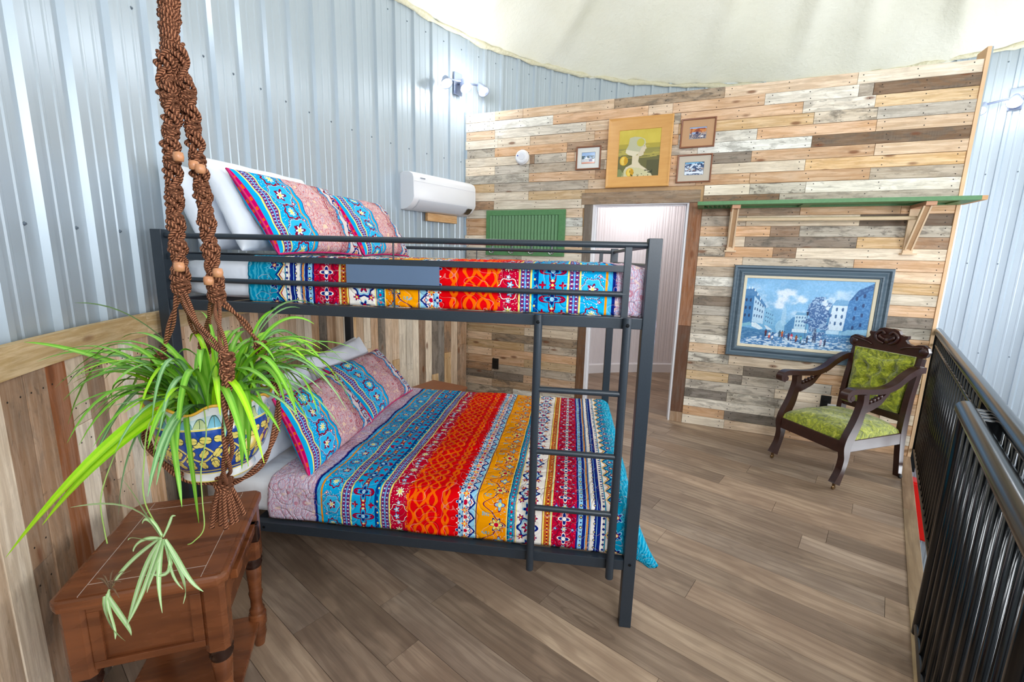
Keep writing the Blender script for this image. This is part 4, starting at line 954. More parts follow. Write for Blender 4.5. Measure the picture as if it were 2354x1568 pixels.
# outlets
BLK = plain('black_plastic', (26, 24, 22), .4)
for s, z, lab in ((.390, .346, 'black wall outlet on the pallet wall behind the bunk bed'), (3.44, .364, 'black wall outlet with a white plug behind the green chair')):
    o = wall_thing('wall_outlet', s, z, lab, 'outlet', 'wall outlets'); b = MB(); b.box(-.037, .037, -.006, 0, -.060, .060); b.build('cover_plate', BLK, o, bevel=.002)
    for q in (-.02, .02): MB().lathe([(.016, .0), (.016, .0075), (.013, .008)], 14, c=(0, -.001, q), m=rot).build('socket', plain('socket_black', (14, 13, 12), .5), o, auto=.5)
    if s > 3: MB().box(.012, .075, -.03, -.009, -.042, -.005).build('plug', PLA, o, bevel=.004)
# green shutter coat rack
GREEN = Gr('green_paint', .5); n_ = GREEN.noise(GREEN.coord(), 40, 4); GREEN.col(GREEN.mix(n_, lin(70, 118, 72), lin(94, 146, 94))); GREEN = GREEN.mat
s0, s1, z0, z1 = .266, 1.114, 1.515, 1.966
o = wall_thing('coat_rack', (s0+s1)/2, z0, 'green louvred shutter hung sideways as a coat rack', 'coat rack'); W, H = s1-s0, z1-z0
for x0, x1, a0, a1 in ((-W/2, W/2, H-.052, H), (-W/2, W/2, 0, .052), (-W/2, -W/2+.038, .052, H-.052), (W/2-.066, W/2, .052, H-.052)): MB().box(x0, x1, -.028, 0, a0, a1).build('shutter_frame', GREEN, o, bevel=.0015)
lv = MB().box(-.019, .019, -.0035, .0035, .0, H-.104).mesh('louver', GREEN, bevel=.001); nl = 21
for k in range(nl):
    x = -W/2+.038+(W-.104)*(k+.5)/nl; q = link('louver', lv, o, (x, -.014, .052)); q.rotation_euler = (0, 0, R_(32))
CHR = plain('chrome', (196, 198, 204), .15, 1.)
for s in (.345, .564, .780, .993):
    h = empty('hook', (s-(s0+s1)/2, -.028, .036)); h.parent = o
    MB().box(-.006, .006, -.004, 0, -.014, .075).build('hook_plate', CHR, h, bevel=.0015)
    for sg in (-1, 1): MB().tube(smoothpath([(0, -.004, -.008), (sg*.008, -.016, -.014), (sg*.022, -.026, -.008), (sg*.027, -.030, .012)], 4), .0045, 8).build('prong', CHR, h, smooth=True)
    MB().tube(smoothpath([(0, -.004, .06), (0, -.02, .066), (0, -.035, .08)], 4), .0045, 8).build('prong', CHR, h, smooth=True)
# shelf made of an old shutter, with brackets and rod
o = wall_thing('shutter_shelf', 3.175, 1.948, 'long green shutter used as a wall shelf above the painting', 'shelf'); LW = 1.75; DP = .300
for x0, x1, y0, y1 in ((-LW/2, LW/2, -DP, -DP+.045), (-LW/2, LW/2, -.045, 0), (-LW/2, -LW/2+.05, -DP+.045, -.045), (LW/2-.09, LW/2-.0, -DP+.045, -.045), (-.13, -.06, -DP+.045, -.045)): MB().box(x0, x1, y0, y1, 0, .028).build('shutter_frame', GREEN, o, bevel=.0015)
MB().box(-LW/2+.30, -.13, -DP+.045, -.045, .010, .019).build('shutter_panel', GREEN, o); MB().box(-.06, LW/2-.09, -DP+.045, -.045, .010, .019).build('shutter_panel', GREEN, o); MB().box(LW/2, LW/2+.03, -DP, -.0, .0, .028).build('bare_end', plain('bare_wood', (206, 160, 112), .7, noise=.15), o)
lv = MB().box(-.02, .02, -(DP-.09)/2, (DP-.09)/2, -.003, .003).mesh('louver', GREEN)
for k in range(7): q = link('louver', lv, o, (-LW/2+.07+k*.035, -DP/2, .014)); q.rotation_euler = (0, R_(35), 0)
RAW = plain('pallet_pine', (226, 198, 164), .7, noise=.14, nscale=14)
for s, lab in ((2.588, 'left'), (3.80, 'right')):
    br = wall_thing('shelf_bracket', s, 1.60, 'triangular pale wood bracket under the %s end of the green shelf' % lab, 'bracket', 'wood brackets of the green shelf')
    for x in (-.026, .014): 
        MB().prism([(-.235, .322), (-.205, .322), (-.008, .02), (-.03, .02)], .010, m=frame((x, 0, 0), (0, 1, 0), (1, 0, 0))).build('diagonal_cheek', RAW, br)
    MB().prism([(-.228, .320), (-.198, .320), (-.016, .03), (-.03, .03)], .03, m=frame((-.016, 0, 0), (0, 1, 0), (1, 0, 0))).build('diagonal', plain('pallet_inner', (184, 146, 108), .8, noise=.15), br)
    MB().box(-.03, .03, -.02, .0, .0, .345).build('wall_leg', RAW, br); MB().box(-.03, .03, -.28, -.0, .322, .3475).build('arm', plain('arm_wood', (206, 154, 122), .7), br); MB().box(-.045, .045, -.06, .0, -.012, .0).build('foot_block', RAW, br)
rod = wall_thing('clothes_rod', 2.57, 1.85, 'pale wooden rod hung between the shelf brackets', 'rod', off=WT+.105)
MB().tube([(0, 0, 0), (1.25, 0, 0)], .0145, 14).build('dowel', plain('dowel_wood', (222, 196, 160), .6, noise=.1), rod, auto=.7)
# ---------------------------------------------------------------- air conditioner on the curved wall, with its wood block
AX = Vector((.5, .866, 0)); AN = Vector((.866, -.5, 0)); AO = Vector((-1.905, 2.445, 1.905))
ac = tag(empty('air_conditioner', AO, math.atan2(AX.y, AX.x)), 'white split air conditioner on the curved steel wall', 'air conditioner')
pr = [(.0, .0), (.0, .315), (.06, .328), (.14, .322), (.185, .30), (.200, .27), (.205, .10), (.195, .075), (.155, .03), (.10, .005), (.05, -.004)]
L = .815; b = MB(); n = len(pr); sc = [(0, .0), (.012, .008), (L-.012, .008), (L, .0)]
for x, k in ((0, .975), (.01, 1.), (L-.01, 1.), (L, .975)): b.v += [(x, -d*k, .16+(z-.16)*k) for d, z in pr]
b.f = [tuple(range(n)), tuple(range(3*n, 4*n))[::-1]]+[(i*n+j, (i+1)*n+j, (i+1)*n+(j+1) % n, i*n+(j+1) % n) for i in range(3) for j in range(n)]
b.build('casing', PLA, ac, auto=.6)
fl_ = plain('flap_grey', (206, 208, 216), .35)
fp = [(.0, (.1965, .072)), (1., (.108, .0025))]
b = MB(); pts_ = [(.1995, .083), (.197, .073), (.157, .0265), (.112, .0035)]
for x in (.06, L-.13): b.v += [(x, -(d+.003), z-.002) for d, z in pts_]
b.f = [(j, j+1, 4+j+1, 4+j) for j in range(3)]; b.build('air_flap', fl_, ac, smooth=True)
b = MB()
for x in (L-.115, L-.045): b.v += [(x, -(d+.0045), z-.003) for d, z in ((.194, .066), (.157, .0265), (.13, .014))]
b.f = [(0, 1, 4, 3), (1, 2, 5, 4)]; b.build('display_window', plain('dark_display', (52, 50, 40), .2), ac, smooth=True)
b = MB()
for k in range(7): b.box(.075+k*.0085, .0805+k*.0085, -.2052, -.2012, .262, .271+(k % 2)*.001)
b.build('maker_mark', plain('mark_grey', (150, 156, 170), .5), ac)
MB().box(0, L, -.2058, -.2030, .235, .2365).build('panel_seam', fl_, ac)
blk = tag(board('wood_block', None, frame(AO+AX*.50+AN*.012+Vector((0, 0, -.044)), AX, AN), .40, .075, .035, lin(222, 176, 120)[:3]+(.1,)), 'short pine board screwed to the steel wall below the air conditioner', 'board')
# ---------------------------------------------------------------- wall lights
def sconce(a, z, lab, fl=1):
    c = cyl(a, SR-.022, z); o = tag(empty('wall_light', c, R_(a)+pi/2), lab, 'wall light', 'wall lights round the silo')
    NK = plain('satin_nickel', (150, 160, 186), .3, .6)
    # local: x along the wall, -y ... out of the wall is +y rotated; use oy = +1 towards the room
    b = MB(); b.box(-.05, .05, .0, .02, -.10, .10); b.build('back_plate', NK, o, bevel=.004)
    MB().tube([(0, .02, 0), (0, .09, 0)], .012, 10).build('stem', NK, o, smooth=True)
    MB().tube([(-.25, .09, .03), (.25, .09, -.03)], .009, 8).build('cross_bar', NK, o, smooth=True)
    for k, x in enumerate((-.22, 0, .22)):
        h = empty('lamp_head', (x, .09, -x*.12)); h.parent = o
        t = frame((0, 0, 0), (1, 0, 0), (.25*(k-1), .55, -.8)).to_3x3().to_4x4()
        MB().lathe([(.022, -.02), (.030, .0), (.046, .03), (.058, .075), (.060, .08), (.057, .078), (.044, .03), (.02, .002)], 20, m=t, caps=False).build('shade', NK, h, smooth=True)
        MB().lathe([(.0, .01), (.03, .02), (.042, .05), (.03, .075), (.0, .085)], 16, m=t, caps=False).build('bulb', emit('led_bulb', (240, 246, 255), 9.), h, smooth=True)
        MB().tube([(0, 0, -.02), (0, 0, .02)], .01, 8).build('knuckle', NK, h)
    cc = cyl(a, SR-.26, z-.02); point('wall_light_glow', cc, 11*fl, COOL, .09)
sconce(144.6, 3.17, 'three-headed lit wall light on the steel wall above the air conditioner')
sconce(48.4, 3.14, 'three-headed lit wall light at the right edge past the pallet wall', .6)
sconce(-22, 3.14, 'three-headed lit wall light over the stairwell out of view')  # this and the sconces below are added out of view for even light
sconce(-92, 3.14, 'three-headed lit wall light behind the camera')
sconce(-160, 3.14, 'three-headed lit wall light above the left wainscot out of view', .6)

# ---------------------------------------------------------------- loft railing and folded gate
GLOSS = Gr('gloss_black_steel', .20, .0, .55); GLOSS.col(lin(10, 11, 13)); GLOSS = GLOSS.mat
RZ = 1.02; ro = E0+EN*.016
rail_ = tag(empty('loft_railing', (ro.x, ro.y, 0), math.atan2(-ED.y, -ED.x)), 'black steel loft railing running from the pallet wall to the camera', 'railing')
RL = 4.25
MB().tube([(0, 0, RZ), (RL, 0, RZ)], .026, 16).build('hand_rail', GLOSS, rail_, auto=.7)
MB().tube([(0, 0, .07), (RL, 0, .07)], .014, 10).build('bottom_rail', GLOSS, rail_, auto=.7)
MB().tube([(0, 0, RZ-.10), (RL, 0, RZ-.10)], .011, 10).build('upper_rail', GLOSS, rail_, auto=.7)
bal = MB().tube([(0, 0, .07), (0, 0, RZ-.015)], .0085, 10).mesh('baluster', GLOSS, True)
for k in range(int(RL/.098)): link('baluster', bal, rail_, (.04+k*.098, 0, 0))
pst = MB().box(-.022, .022, -.022, .022, -.12, RZ-.01).mesh('post', GLOSS, bevel=.003)
for x in (.012, 2.30, 4.2): link('post', pst, rail_, (x, 0, 0))
gate = tag(empty('folded_gate', tuple(E0-EN*.052-ED*2.395), math.atan2(-ED.y, -ED.x)), 'black steel stair gate folded back against the loft railing', 'gate')
MB().tube([(0, 0, .985), (1.15, 0, .985)], .030, 18).build('gate_top_tube', GLOSS, gate, auto=.7); MB().tube([(0, 0, .07), (1.15, 0, .07)], .016, 10).build('gate_bottom_tube', GLOSS, gate, auto=.7)
b = MB(); b.tube([(.012, 0, .03), (.012, 0, .985)], .019, 12); b.build('gate_stile', GLOSS, gate, auto=.7); b = MB(); b.tube([(1.138, 0, .03), (1.138, 0, .985)], .019, 12); b.build('gate_stile', GLOSS, gate, auto=.7)
bal2 = MB().tube([(0, 0, .07), (0, 0, .97)], .0095, 10).mesh('baluster', GLOSS, True)
for k in range(10): link('baluster', bal2, gate, (.11+k*.103, 0, 0))
for z in (.93, .06):
    h = empty('hinge', (.10, 0, z)); h.parent = gate
    for k in range(4): MB().box(-.012, .012, -.008, .044, -.03, .03).build('hinge_knuckle', GLOSS, h, bevel=.003, loc=(k*.045, .02, .052 if z > .5 else -.0))
# red cabinet below the loft, seen through the gap under the railing
red = plain('red_enamel', (222, 24, 18), .35)
rc = tag(empty('red_cabinet', cyl(50.2, SR-.09, -1.55), R_(50.2)+pi/2), 'red cabinet on the steel wall below the loft, seen through the gap beside the railing', 'cabinet')
MB().box(-.34, .34, .0, .16, .0, .66).build('body', red, rc, bevel=.006); dd = MB().box(-.32, .32, .162, .178, .02, .64).build('door', red, rc, bevel=.004); MB().box(.25, .27, .178, .19, .28, .38).build('handle', STEEL, dd, bevel=.003)

# ---------------------------------------------------------------- carved armchair
MAH = Gr('dark_mahogany', .28, 0, .6); n_ = MAH.noise(MAH.vscale(MAH.coord(), (4, 30, 30)), 1., 4); MAH.col(MAH.mix(n_, lin(36, 16, 13), lin(68, 34, 27))); MAH = MAH.mat
VEL = Gr('green_velvet', .62, 0, .35); co = VEL.coord(); n_ = VEL.noise(co, 22, 4, .6, 1.8); n2 = VEL.noise(co, 60, 3, .6, .8)
VEL.col(VEL.ramp(n_*.75+n2*.25, [(.34, lin(66, 76, 4)), (.45, lin(124, 134, 10)), (.56, lin(164, 170, 24)), (.70, lin(214, 212, 96))])); VEL.bsdf.inputs['Sheen Weight'].default_value = .5; VEL.bump(n_, .6, .02); VEL = VEL.mat
chair = tag(empty('armchair', (1.43, 1.653, 0), math.atan2(.406, .914)), 'carved dark wood armchair with tufted green velvet back and seat', 'chair')
def flatbar(path, hw, y0, y1, name, mat, par, bev=.006, n=7):
    P_ = smoothpath([(x, 0, z) for x, z in path], n); N = len(P_); h = np.interp(np.linspace(0, 1, N), np.linspace(0, 1, len(hw)), hw); Lf, Rt = [], []
    for i, p_ in enumerate(P_):
        t = (P_[min(i+1, N-1)]-P_[max(i-1, 0)]).normalized(); nn = Vector((-t.z, 0, t.x)); Lf.append(p_+nn*h[i]); Rt.append(p_-nn*h[i])
    b = MB()
    for q in range(N):
        for pt, y in ((Lf[q], y0), (Rt[q], y0), (Rt[q], y1), (Lf[q], y1)): b.v.append((pt.x, y, pt.z))
    b.f = [(i*4+j, i*4+(j+1) % 4, (i+1)*4+(j+1) % 4, (i+1)*4+j) for i in range(N-1) for j in range(4)]+[(3, 2, 1, 0), ((N-1)*4, (N-1)*4+1, (N-1)*4+2, (N-1)*4+3)]
    return b.build(name, mat, par, auto=.6)
BRASS = plain('old_brass', (120, 92, 60), .35, .8)
for sg in (-1, 1):
    yf_ = sg*.25; yb = sg*.222
    flatbar([(-.018, .045), (-.008, .07), (.018, .14), (.032, .22), (.026, .30), (.042, .36), (.086, .46), (.108, .54), (.122, .61), (.118, .665)], [.030, .026, .019, .022, .032, .036, .032, .026, .024, .024], yf_-.022, yf_+.022, 'front_leg', MAH, chair)
    flatbar([(.63, .012), (.618, .10), (.600, .22), (.588, .34), (.590, .46), (.602, .60), (.625, .74), (.650, .875)], [.017, .019, .022, .028, .026, .024, .023, .022], yb-.019, yb+.019, 'back_post', MAH, chair)
    flatbar([(-.012, .630), (-.040, .648), (-.036, .674), (.0, .690), (.06, .690), (.16, .682), (.28, .680), (.38, .705), (.47, .760), (.56, .800), (.63, .806)], [.010, .014, .018, .019, .018, .018, .019, .021, .022, .022, .020], (yf_-.026) if sg > 0 else (yf_-.026), yf_+.026, 'arm', MAH, chair)
    MB().lathe([(.019, -.028), (.021, -.024), (.021, .024), (.019, .028)], 16, c=(-.010, yf_, .650), axis='y').build('arm_scroll', MAH, chair, auto=.6)
    flatbar([(.125, .555), (.17, .565), (.22, .580), (.27, .600), (.31, .635), (.345, .668)], [.030, .028, .024, .02, .014, .008], yf_-.010, yf_+.010, 'arm_brace', MAH, chair)
    for k in range(5): MB().lathe([(.0, -.013), (.013, -.010), (.013, .010), (.0, .013)], 10, c=(.155+k*.030, yf_, .597+k*.010), axis='y', caps=False).build('carved_bead', MAH, chair, smooth=True)
    for x, y in ((-.004, yf_), (.625, yb)):
        if x < .1: MB().lathe([(.010, .032), (.010, .05)], 10, c=(x-.012, y, 0)).build('caster_stem', BRASS, chair, smooth=True)
        MB().lathe([(.012, -.007), (.016, -.004), (.016, .004), (.012, .007)], 14, c=(x-.012 if x < .1 else x+.0, y+(.0 if x < .1 else sg*.024), .016), axis='y').build('caster_wheel', BRASS if x < .1 else BLK, chair, auto=.6)
MB().box(.0, .055, -.230, .230, .258, .340).build('front_rail', MAH, chair, bevel=.005); MB().box(.565, .61, -.205, .205, .262, .345).build('back_rail', MAH, chair, bevel=.005)
for sg in (-1, 1):
    b = MB(); y = sg*.245; y2 = sg*.222; b.add([(.03, y-.016, .262), (.03, y+.016, .262), (.60, y2+.016, .262), (.60, y2-.016, .262), (.03, y-.016, .345), (.03, y+.016, .345), (.60, y2+.016, .345), (.60, y2-.016, .345)], [(0, 1, 2, 3), (4, 5, 6, 7), (0, 1, 5, 4), (1, 2, 6, 5), (2, 3, 7, 6), (3, 0, 4, 7)]); b.build('side_rail', MAH, chair, bevel=.004)
def cush(u, v):
    x = .01+u*.57; hw = .262+(.232-.262)*u; y = (v*2-1)*hw; a, c = u*2-1, v*2-1; e = (1-abs(a)**3.2)*(1-abs(c)**3.2)
    return (x, y, .338+.100*max(0, e)**.42+.004*math.sin(21*u+8*v)*e)
b = MB(); b.grid(cush, 40, 34); b.add([cush(u, v)[:2]+(.328,) for u, v in ((0, 0), (1, 0), (1, 1), (0, 1))], [(0, 1, 2, 3)]); b.build('seat_cushion', VEL, chair, smooth=True)
tuft = [(a, c) for r, c in enumerate((.28, .52, .76)) for a in ((.25, .5, .75) if r % 2 == 0 else (.36, .64))]
def backp(u, v):                 # u across, v up
    y = -(u*2-1)*(.185+.01*v); z = .468+v*(.385+.022*math.cos(u*2*pi)); xb = .590+.045*v-.010; a, c = u*2-1, v*2-1; e = (1-abs(a)**4)*(1-abs(c)**4)
    dmp = sum(math.exp(-(((u-p)*.40)**2+((v-q)*.40)**2)/.0011) for p, q in tuft); rid = .010*math.sin(u*13+v*9)*math.sin(v*14-u*5)
    return (xb-.058*max(0, e)**.4+.046*min(1.2, dmp)*e**.3-rid*e, y, z)
b = MB(); b.grid(backp, 56, 56); b.build('back_cushion', VEL, chair, smooth=True)
for p_, q in tuft: x, y, z = backp(p_, q); MB().lathe([(.0, -.004), (.008, -.002), (.008, .002), (.0, .006)], 10, c=(x-.004, y, z), m=frame((0, 0, 0), (0, 1, 0), (-1, 0, .1)).to_3x3().to_4x4(), caps=False).build('button', VEL, chair, smooth=True)
MB().box(.606, .630, -.205, .205, .455, .885).build('back_panel', VEL, chair, bevel=.004)
MB().box(.575, .615, -.205, .205, .418, .470).build('lower_back_rail', MAH, chair, bevel=.005)
half = [(.0, 1.052), (.035, 1.056), (.065, 1.045), (.082, 1.02), (.105, 1.012), (.128, 1.018), (.130, 1.0), (.118, .985), (.135, .965), (.17, .955), (.20, .968), (.235, .972), (.262, .955), (.272, .925), (.262, .895), (.235, .878), (.205, .872), (.19, .862), (.16, .868), (.10, .846), (.05, .842), (.0, .846)]
poly = [(-a, z) for a, z in half]+[(a, z) for a, z in half[::-1][1:-1]]
b = MB(); b.prism(poly, .030, m=frame((.628, 0, 0), (0, 1, 0), (1, 0, .0))); crest = b.build('crest_rail', MAH, chair)
for sg in (-1, 1):
    MB().lathe([(.0, -.010), (.020, -.008), (.030, .002), (.034, .012)], 18, c=(.628, sg*.236, .925), axis='x', caps=False).build('scroll_boss', MAH, crest, smooth=True)
    MB().tube(smoothpath([(.626, sg*.236, .953), (.622, sg*.18, .945), (.620, sg*.13, .935), (.624, sg*.10, .92)], 5), .007, 8).build('carved_vine', MAH, crest, smooth=True)
    MB().tube(smoothpath([(.622, sg*.02, .94), (.616, sg*.06, .96), (.618, sg*.075, 1.0), (.622, sg*.04, 1.03), (.62, sg*.015, 1.01)], 6), .010, 8).build('carved_leaf', MAH, crest, smooth=True)
    MB().tube(smoothpath([(.620, sg*.015, .97), (.616, sg*.045, .985), (.618, sg*.05, 1.0)], 5), [.010]*3+[.012]*5+[.008]*3, 8).build('carved_leaf', MAH, crest, smooth=True)
MB().lathe([(.0, -.014), (.016, -.010), (.022, .0), (.022, .01)], 14, c=(.624, 0, .965), axis='x', caps=False).build('carved_boss', MAH, crest, smooth=True)

# ---------------------------------------------------------------- brown side table in the foreground
TBL = Gr('mahogany_veneer', .25, 0, .6); n_ = TBL.noise(TBL.vscale(TBL.coord(), (3, 14, 14)), 1., 3, .5, .4); TBL.col(TBL.mix(TBL.ss(.3, .7, n_), lin(92, 50, 28), lin(134, 78, 44))); TBL.rough(.2+n_*.15); TBL = TBL.mat
RINGM = plain('dark_turning', (44, 24, 18), .2); GRV = plain('groove', (196, 178, 168), .25)
tbl = tag(empty('side_table', (-1.490, -.547, 0), R_(25.7)), 'brown mahogany side table with turned legs under the hanging plant', 'table')
W, Dp, HT = .392, .492, .62
def chamfer(w_, d, c): return [(-w_+c, -d), (w_-c, -d), (w_, -d+c), (w_, d-c), (w_-c, d), (-w_+c, d), (-w_, d-c), (-w_, -d+c)]
MB().prism(chamfer(W/2, Dp/2, .022), .030, z0=HT-.032).build('table_top', TBL, tbl, bevel=.010)
i1, i2 = W/2-.016, W/2-.062
for x0, x1, y0, y1 in ((-i1, -i2-.001, -Dp/2+.016, Dp/2-.016), (i2+.001, i1, -Dp/2+.016, Dp/2-.016), (-i2+.001, i2-.001, -Dp/2+.016, -Dp/2+.060), (-i2+.001, i2-.001, Dp/2-.060, Dp/2-.016)): MB().box(x0, x1, y0, y1, HT-.004, HT).build('border_board', TBL, tbl)
MB().box(-i2+.001, i2-.001, -Dp/2+.0625, Dp/2-.0625, HT-.004, HT-.0002).build('field_panel', TBL, tbl)
for x0, x1, y0, y1 in ((-i2-.001, -i2+.0005, -Dp/2+.016, Dp/2-.016), (i2-.0005, i2+.001, -Dp/2+.016, Dp/2-.016), (-i2, i2, -Dp/2+.0603, -Dp/2+.0622), (-i2, i2, Dp/2-.0622, Dp/2-.0603)): MB().box(x0, x1, y0, y1, HT-.004, HT+.0002).build('inlay_line', GRV, tbl)
lx, ly = W/2-.042, Dp/2-.045
prof_ = [(.0, 0), (.017, 0), (.022, .03), (.026, .05), (.024, .09), (.030, .092), (.030, .135), (.024, .140), (.026, .155), (.020, .165), (.020, .20), (.0245, .225), (.021, .235), (.0235, .27), (.0265, .330), (.0235, .338), (.030, .350), (.025, .358), (.031, .366), (.026, .376)]
for sx in (-1, 1):
    for sy in (-1, 1):
        lg = MB().lathe(prof_, 20, c=(sx*lx, sy*ly, 0)).build('leg', TBL, tbl, auto=.7)
        MB().prism([(sx*lx+p_, sy*ly+q) for p_, q in chamfer(.030, .030, .012)], HT-.032-.376, z0=.376).build('leg_block', TBL, lg)
        MB().lathe([(.0268, .336), (.031, .350), (.0262, .358), (.032, .366), (.0272, .377)], 20, c=(sx*lx, sy*ly, 0), caps=False).build('turned_ring', RINGM, lg, smooth=True)
AZ0, AZ1 = .395, HT-.032
for sy in (-1, 1):
    y = sy*(ly+.004); ap = MB().box(-lx+.028, lx-.028, y-.010, y+.010, AZ0, AZ1).build('apron', TBL, tbl)
    yy = sy*(ly+.014)
    for x0, x1, a0, a1 in ((-lx+.028, lx-.028, AZ0, AZ0+.022), (-lx+.028, lx-.028, AZ1-.022, AZ1), (-lx+.028, -lx+.055, AZ0+.022, AZ1-.022), (lx-.055, lx-.028, AZ0+.022, AZ1-.022)): MB().box(x0, x1, min(yy, yy+sy*.010), max(yy, yy+sy*.010), a0, a1).build('panel_moulding', TBL, ap, bevel=.0025)
for sx in (-1, 1):
    x = sx*(lx+.002); ap = MB().box(x-.010, x+.010, -ly+.028, ly-.028, AZ0+.03, AZ1).build('apron', TBL, tbl)
    xx = sx*(lx+.012)
    MB().box(min(xx, xx+sx*.008), max(xx, xx+sx*.008), -ly+.03, -ly+.06, AZ0+.05, AZ1-.01).build('panel_moulding', TBL, ap, bevel=.002)
    sl = MB().box(min(xx, xx+sx*.022), max(xx, xx+sx*.022), -ly+.09, ly-.04, AZ1-.075, AZ1-.045).build('leaf_slide', TBL, ap, bevel=.003)
    MB().box(min(xx, xx+sx*.03), max(xx, xx+sx*.03), ly-.075, ly-.045, AZ1-.115, AZ1-.045).build('slide_catch', RINGM, ap, bevel=.006)
MB().box(-lx-.01, lx+.01, -ly-.01, ly+.01, .098, .118).build('lower_shelf', TBL, tbl, bevel=.004)

# ---------------------------------------------------------------- low wooden chest in the corner behind the bed
cb = Vector((-1.513, 2.179, 0)); ex = Vector((.921, -.389, 0)); ey = Vector((-.389, -.921, 0))
ch = tag(empty('wooden_chest', cb+ex*.19+ey*.21, math.atan2(ex.y, ex.x)), 'low brown wooden chest in the corner behind the lower bunk', 'chest')
CH = plain('chest_wood', (148, 90, 56), .45, noise=.22, nscale=9)
MB().box(-.175, .175, -.195, .195, .03, .355).build('body', CH, ch, bevel=.004); MB().box(-.19, .19, -.21, .21, .357, .38).build('lid', CH, ch, bevel=.004)
for x in (-.15, .15):
    for y in (-.17, .17): MB().box(x-.02, x+.02, y-.02, y+.02, 0, .03).build('foot', CH, ch)

